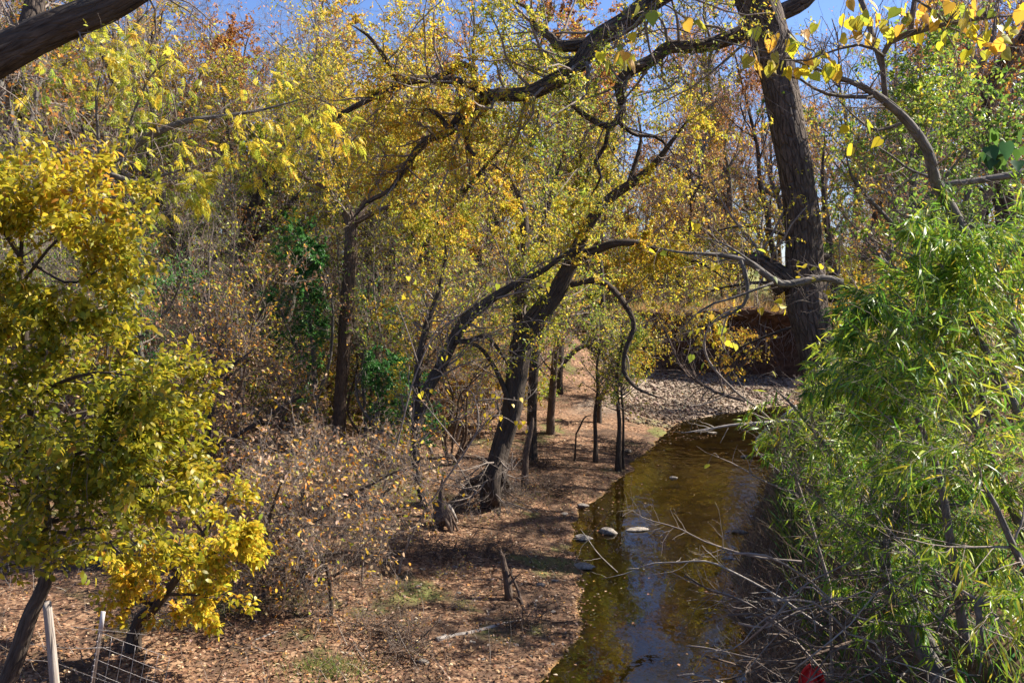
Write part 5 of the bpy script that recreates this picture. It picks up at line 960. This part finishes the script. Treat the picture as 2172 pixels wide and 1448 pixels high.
def bar(a, b, wx_, wy_, yaw=0.):
    a, b = np.array(a), np.array(b); z = (b - a) / np.linalg.norm(b - a); x_ = np.cross(z, [0, 1, 0]); x_ /= np.linalg.norm(x_); y_ = np.cross(z, x_)
    V = np.array([e + sx * wx_ * x_ + sy * wy_ * y_ for e in (a, b) for sx, sy in ((-1, -1), (1, -1), (1, 1), (-1, 1))]); return V, np.array([[0, 3, 2, 1], [4, 5, 6, 7], [0, 1, 5, 4], [1, 2, 6, 5], [2, 3, 7, 6], [3, 0, 4, 7]])
def mbar(name, bars, off, mat, parent):
    V, Q, n_ = [], [], 0
    for v_, q_ in bars: V.append(v_); Q.append(q_ + n_); n_ += len(v_)
    return obj(name, mesh_from(name, np.concatenate(V) - off, None, np.concatenate(Q)), mat, parent)
tip = p1 - dirp * .22
mbar('flange', [bar(p0, tip, .020, .003)], bz, M_tpost, tp); mbar('web', [bar(p0 + np.array([0, -.018, 0]), tip + np.array([0, -.018, 0]), .003, .014)], bz, M_tpost, tp); mbar('white_tip', [bar(tip, p1, .021, .004)], bz, M_wtip, tp)
mbar('studs', [bar(p0 + dirp * (.1 + .06 * i) + np.array([0, -.034, 0]), p0 + dirp * (.112 + .06 * i) + np.array([0, -.034, 0]), .007, .004) for i in range(int((np.linalg.norm(tip - p0) - .1) / .06))], bz, M_wtip, tp)
# welded mesh panel
pn = thing('wire_mesh_panel', P(290, 1400, 8.3), 'sagging square wire mesh panel right of the steel post', 'wire mesh'); off = np.array(pn.location)
tl, tr_, bl, br = P(211, 1340, 8.15), P(360, 1395, 8.5), P(186, 1480, 7.9), P(330, 1540, 8.2)
def wire(a, b, rad=.0026, sag=.01, n_=10, par=None, nm='wire', off_=None, mat=M_steel):
    t = np.linspace(0, 1, n_)[:, None]; q = a * (1 - t) + b * t; q[:, 2] -= sag * np.sin(np.pi * t[:, 0]); q = q + np.cumsum(rng.normal(size=q.shape) * .0015, 0); tb = TB(); tb.add(q, np.full(n_, rad), 5); return obj(nm, tb.build(nm, off if off_ is None else off_), mat, par)
for i in range(7): t = i / 6; wire(tl * (1 - t) + tr_ * t, bl * (1 - t) + br * t, par=pn)
for i in range(6): t = i / 5; wire(tl * (1 - t) + bl * t, tr_ * (1 - t) + br * t, par=pn)
for pts, lb in (([(150, 1328), (200, 1334), (260, 1340), (312, 1346)], 'barbed strand running from the steel post tip into the shrub'), ([(60, 1365), (115, 1372), (170, 1374), (235, 1372)], 'upper barbed strand stapled across the wooden post'), ([(50, 1398), (112, 1404), (170, 1425), (240, 1450)], 'lower barbed strand sloping from the wooden post')):
    q = [P(u, v, 7.5 + i * .25) for i, (u, v) in enumerate(pts)]; wi = thing('barbed_wire', q[0], lb, 'wire'); a, r = spline(q, np.full(len(q), .003), 40); tb = TB(); tb.add(a, r, 5); obj('strand', tb.build('strand', q[0]), M_steel, wi)
    for j in range(3, 38, 5):
        tb = TB()
        for s_ in range(2): dv = rng.normal(size=3) * .018; tb.add(np.stack([a[j] - dv, a[j], a[j] + dv]), np.array([.0012, .002, .0012]), 4)
        obj('barb', tb.build('barb', q[0]), M_steel, wi)
# red cloth caught in the brush
pc = P(1728, 1470, 6.6); U_, V_ = np.meshgrid(np.linspace(-1, 1, 26), np.linspace(0, 1, 22)); 
cx = U_ * (.04 + .20 * (1 - V_)) + .03 * np.sin(V_ * 7); cz = V_ * .24 - .06 + .02 * np.sin(U_ * 5) - .05 * np.abs(U_) * (1 - V_); cyy = .05 * np.sin(U_ * 9 + V_ * 3) + .04 * np.sin(U_ * 4 - V_ * 8)
jj = (np.arange(21)[:, None] * 26 + np.arange(25)[None]).ravel(); me = mesh_from('red_cloth', np.stack([cx, cyy, cz], -1).reshape(-1, 3), None, np.stack([jj, jj + 1, jj + 27, jj + 26], 1), None, True)
o = obj('red_cloth', me, plainmat('red_fabric', (.30, .008, .006), (.62, .02, .014), 30., .8, .4), loc=pc); sm = o.modifiers.new('thickness', 'SOLIDIFY'); sm.thickness = .006; tag(o, 'crumpled bright red cloth caught in sticks at bottom right', 'cloth')

# ------------------------------------------------------------------ tell look-alikes apart by where they stand
kinds = {}
for o in bpy.data.objects:
    if o.parent is None and 'group' in o and 'label' in o: kinds.setdefault(o['label'], []).append(o)
for lb, os_ in kinds.items():
    if len(os_) < 2: continue
    os_.sort(key=lambda o: o.location.x / max(o.location.y, .1))
    for i, o in enumerate(os_): o['label'] = lb + ', ' + ordinal(i) + ' of its kind'
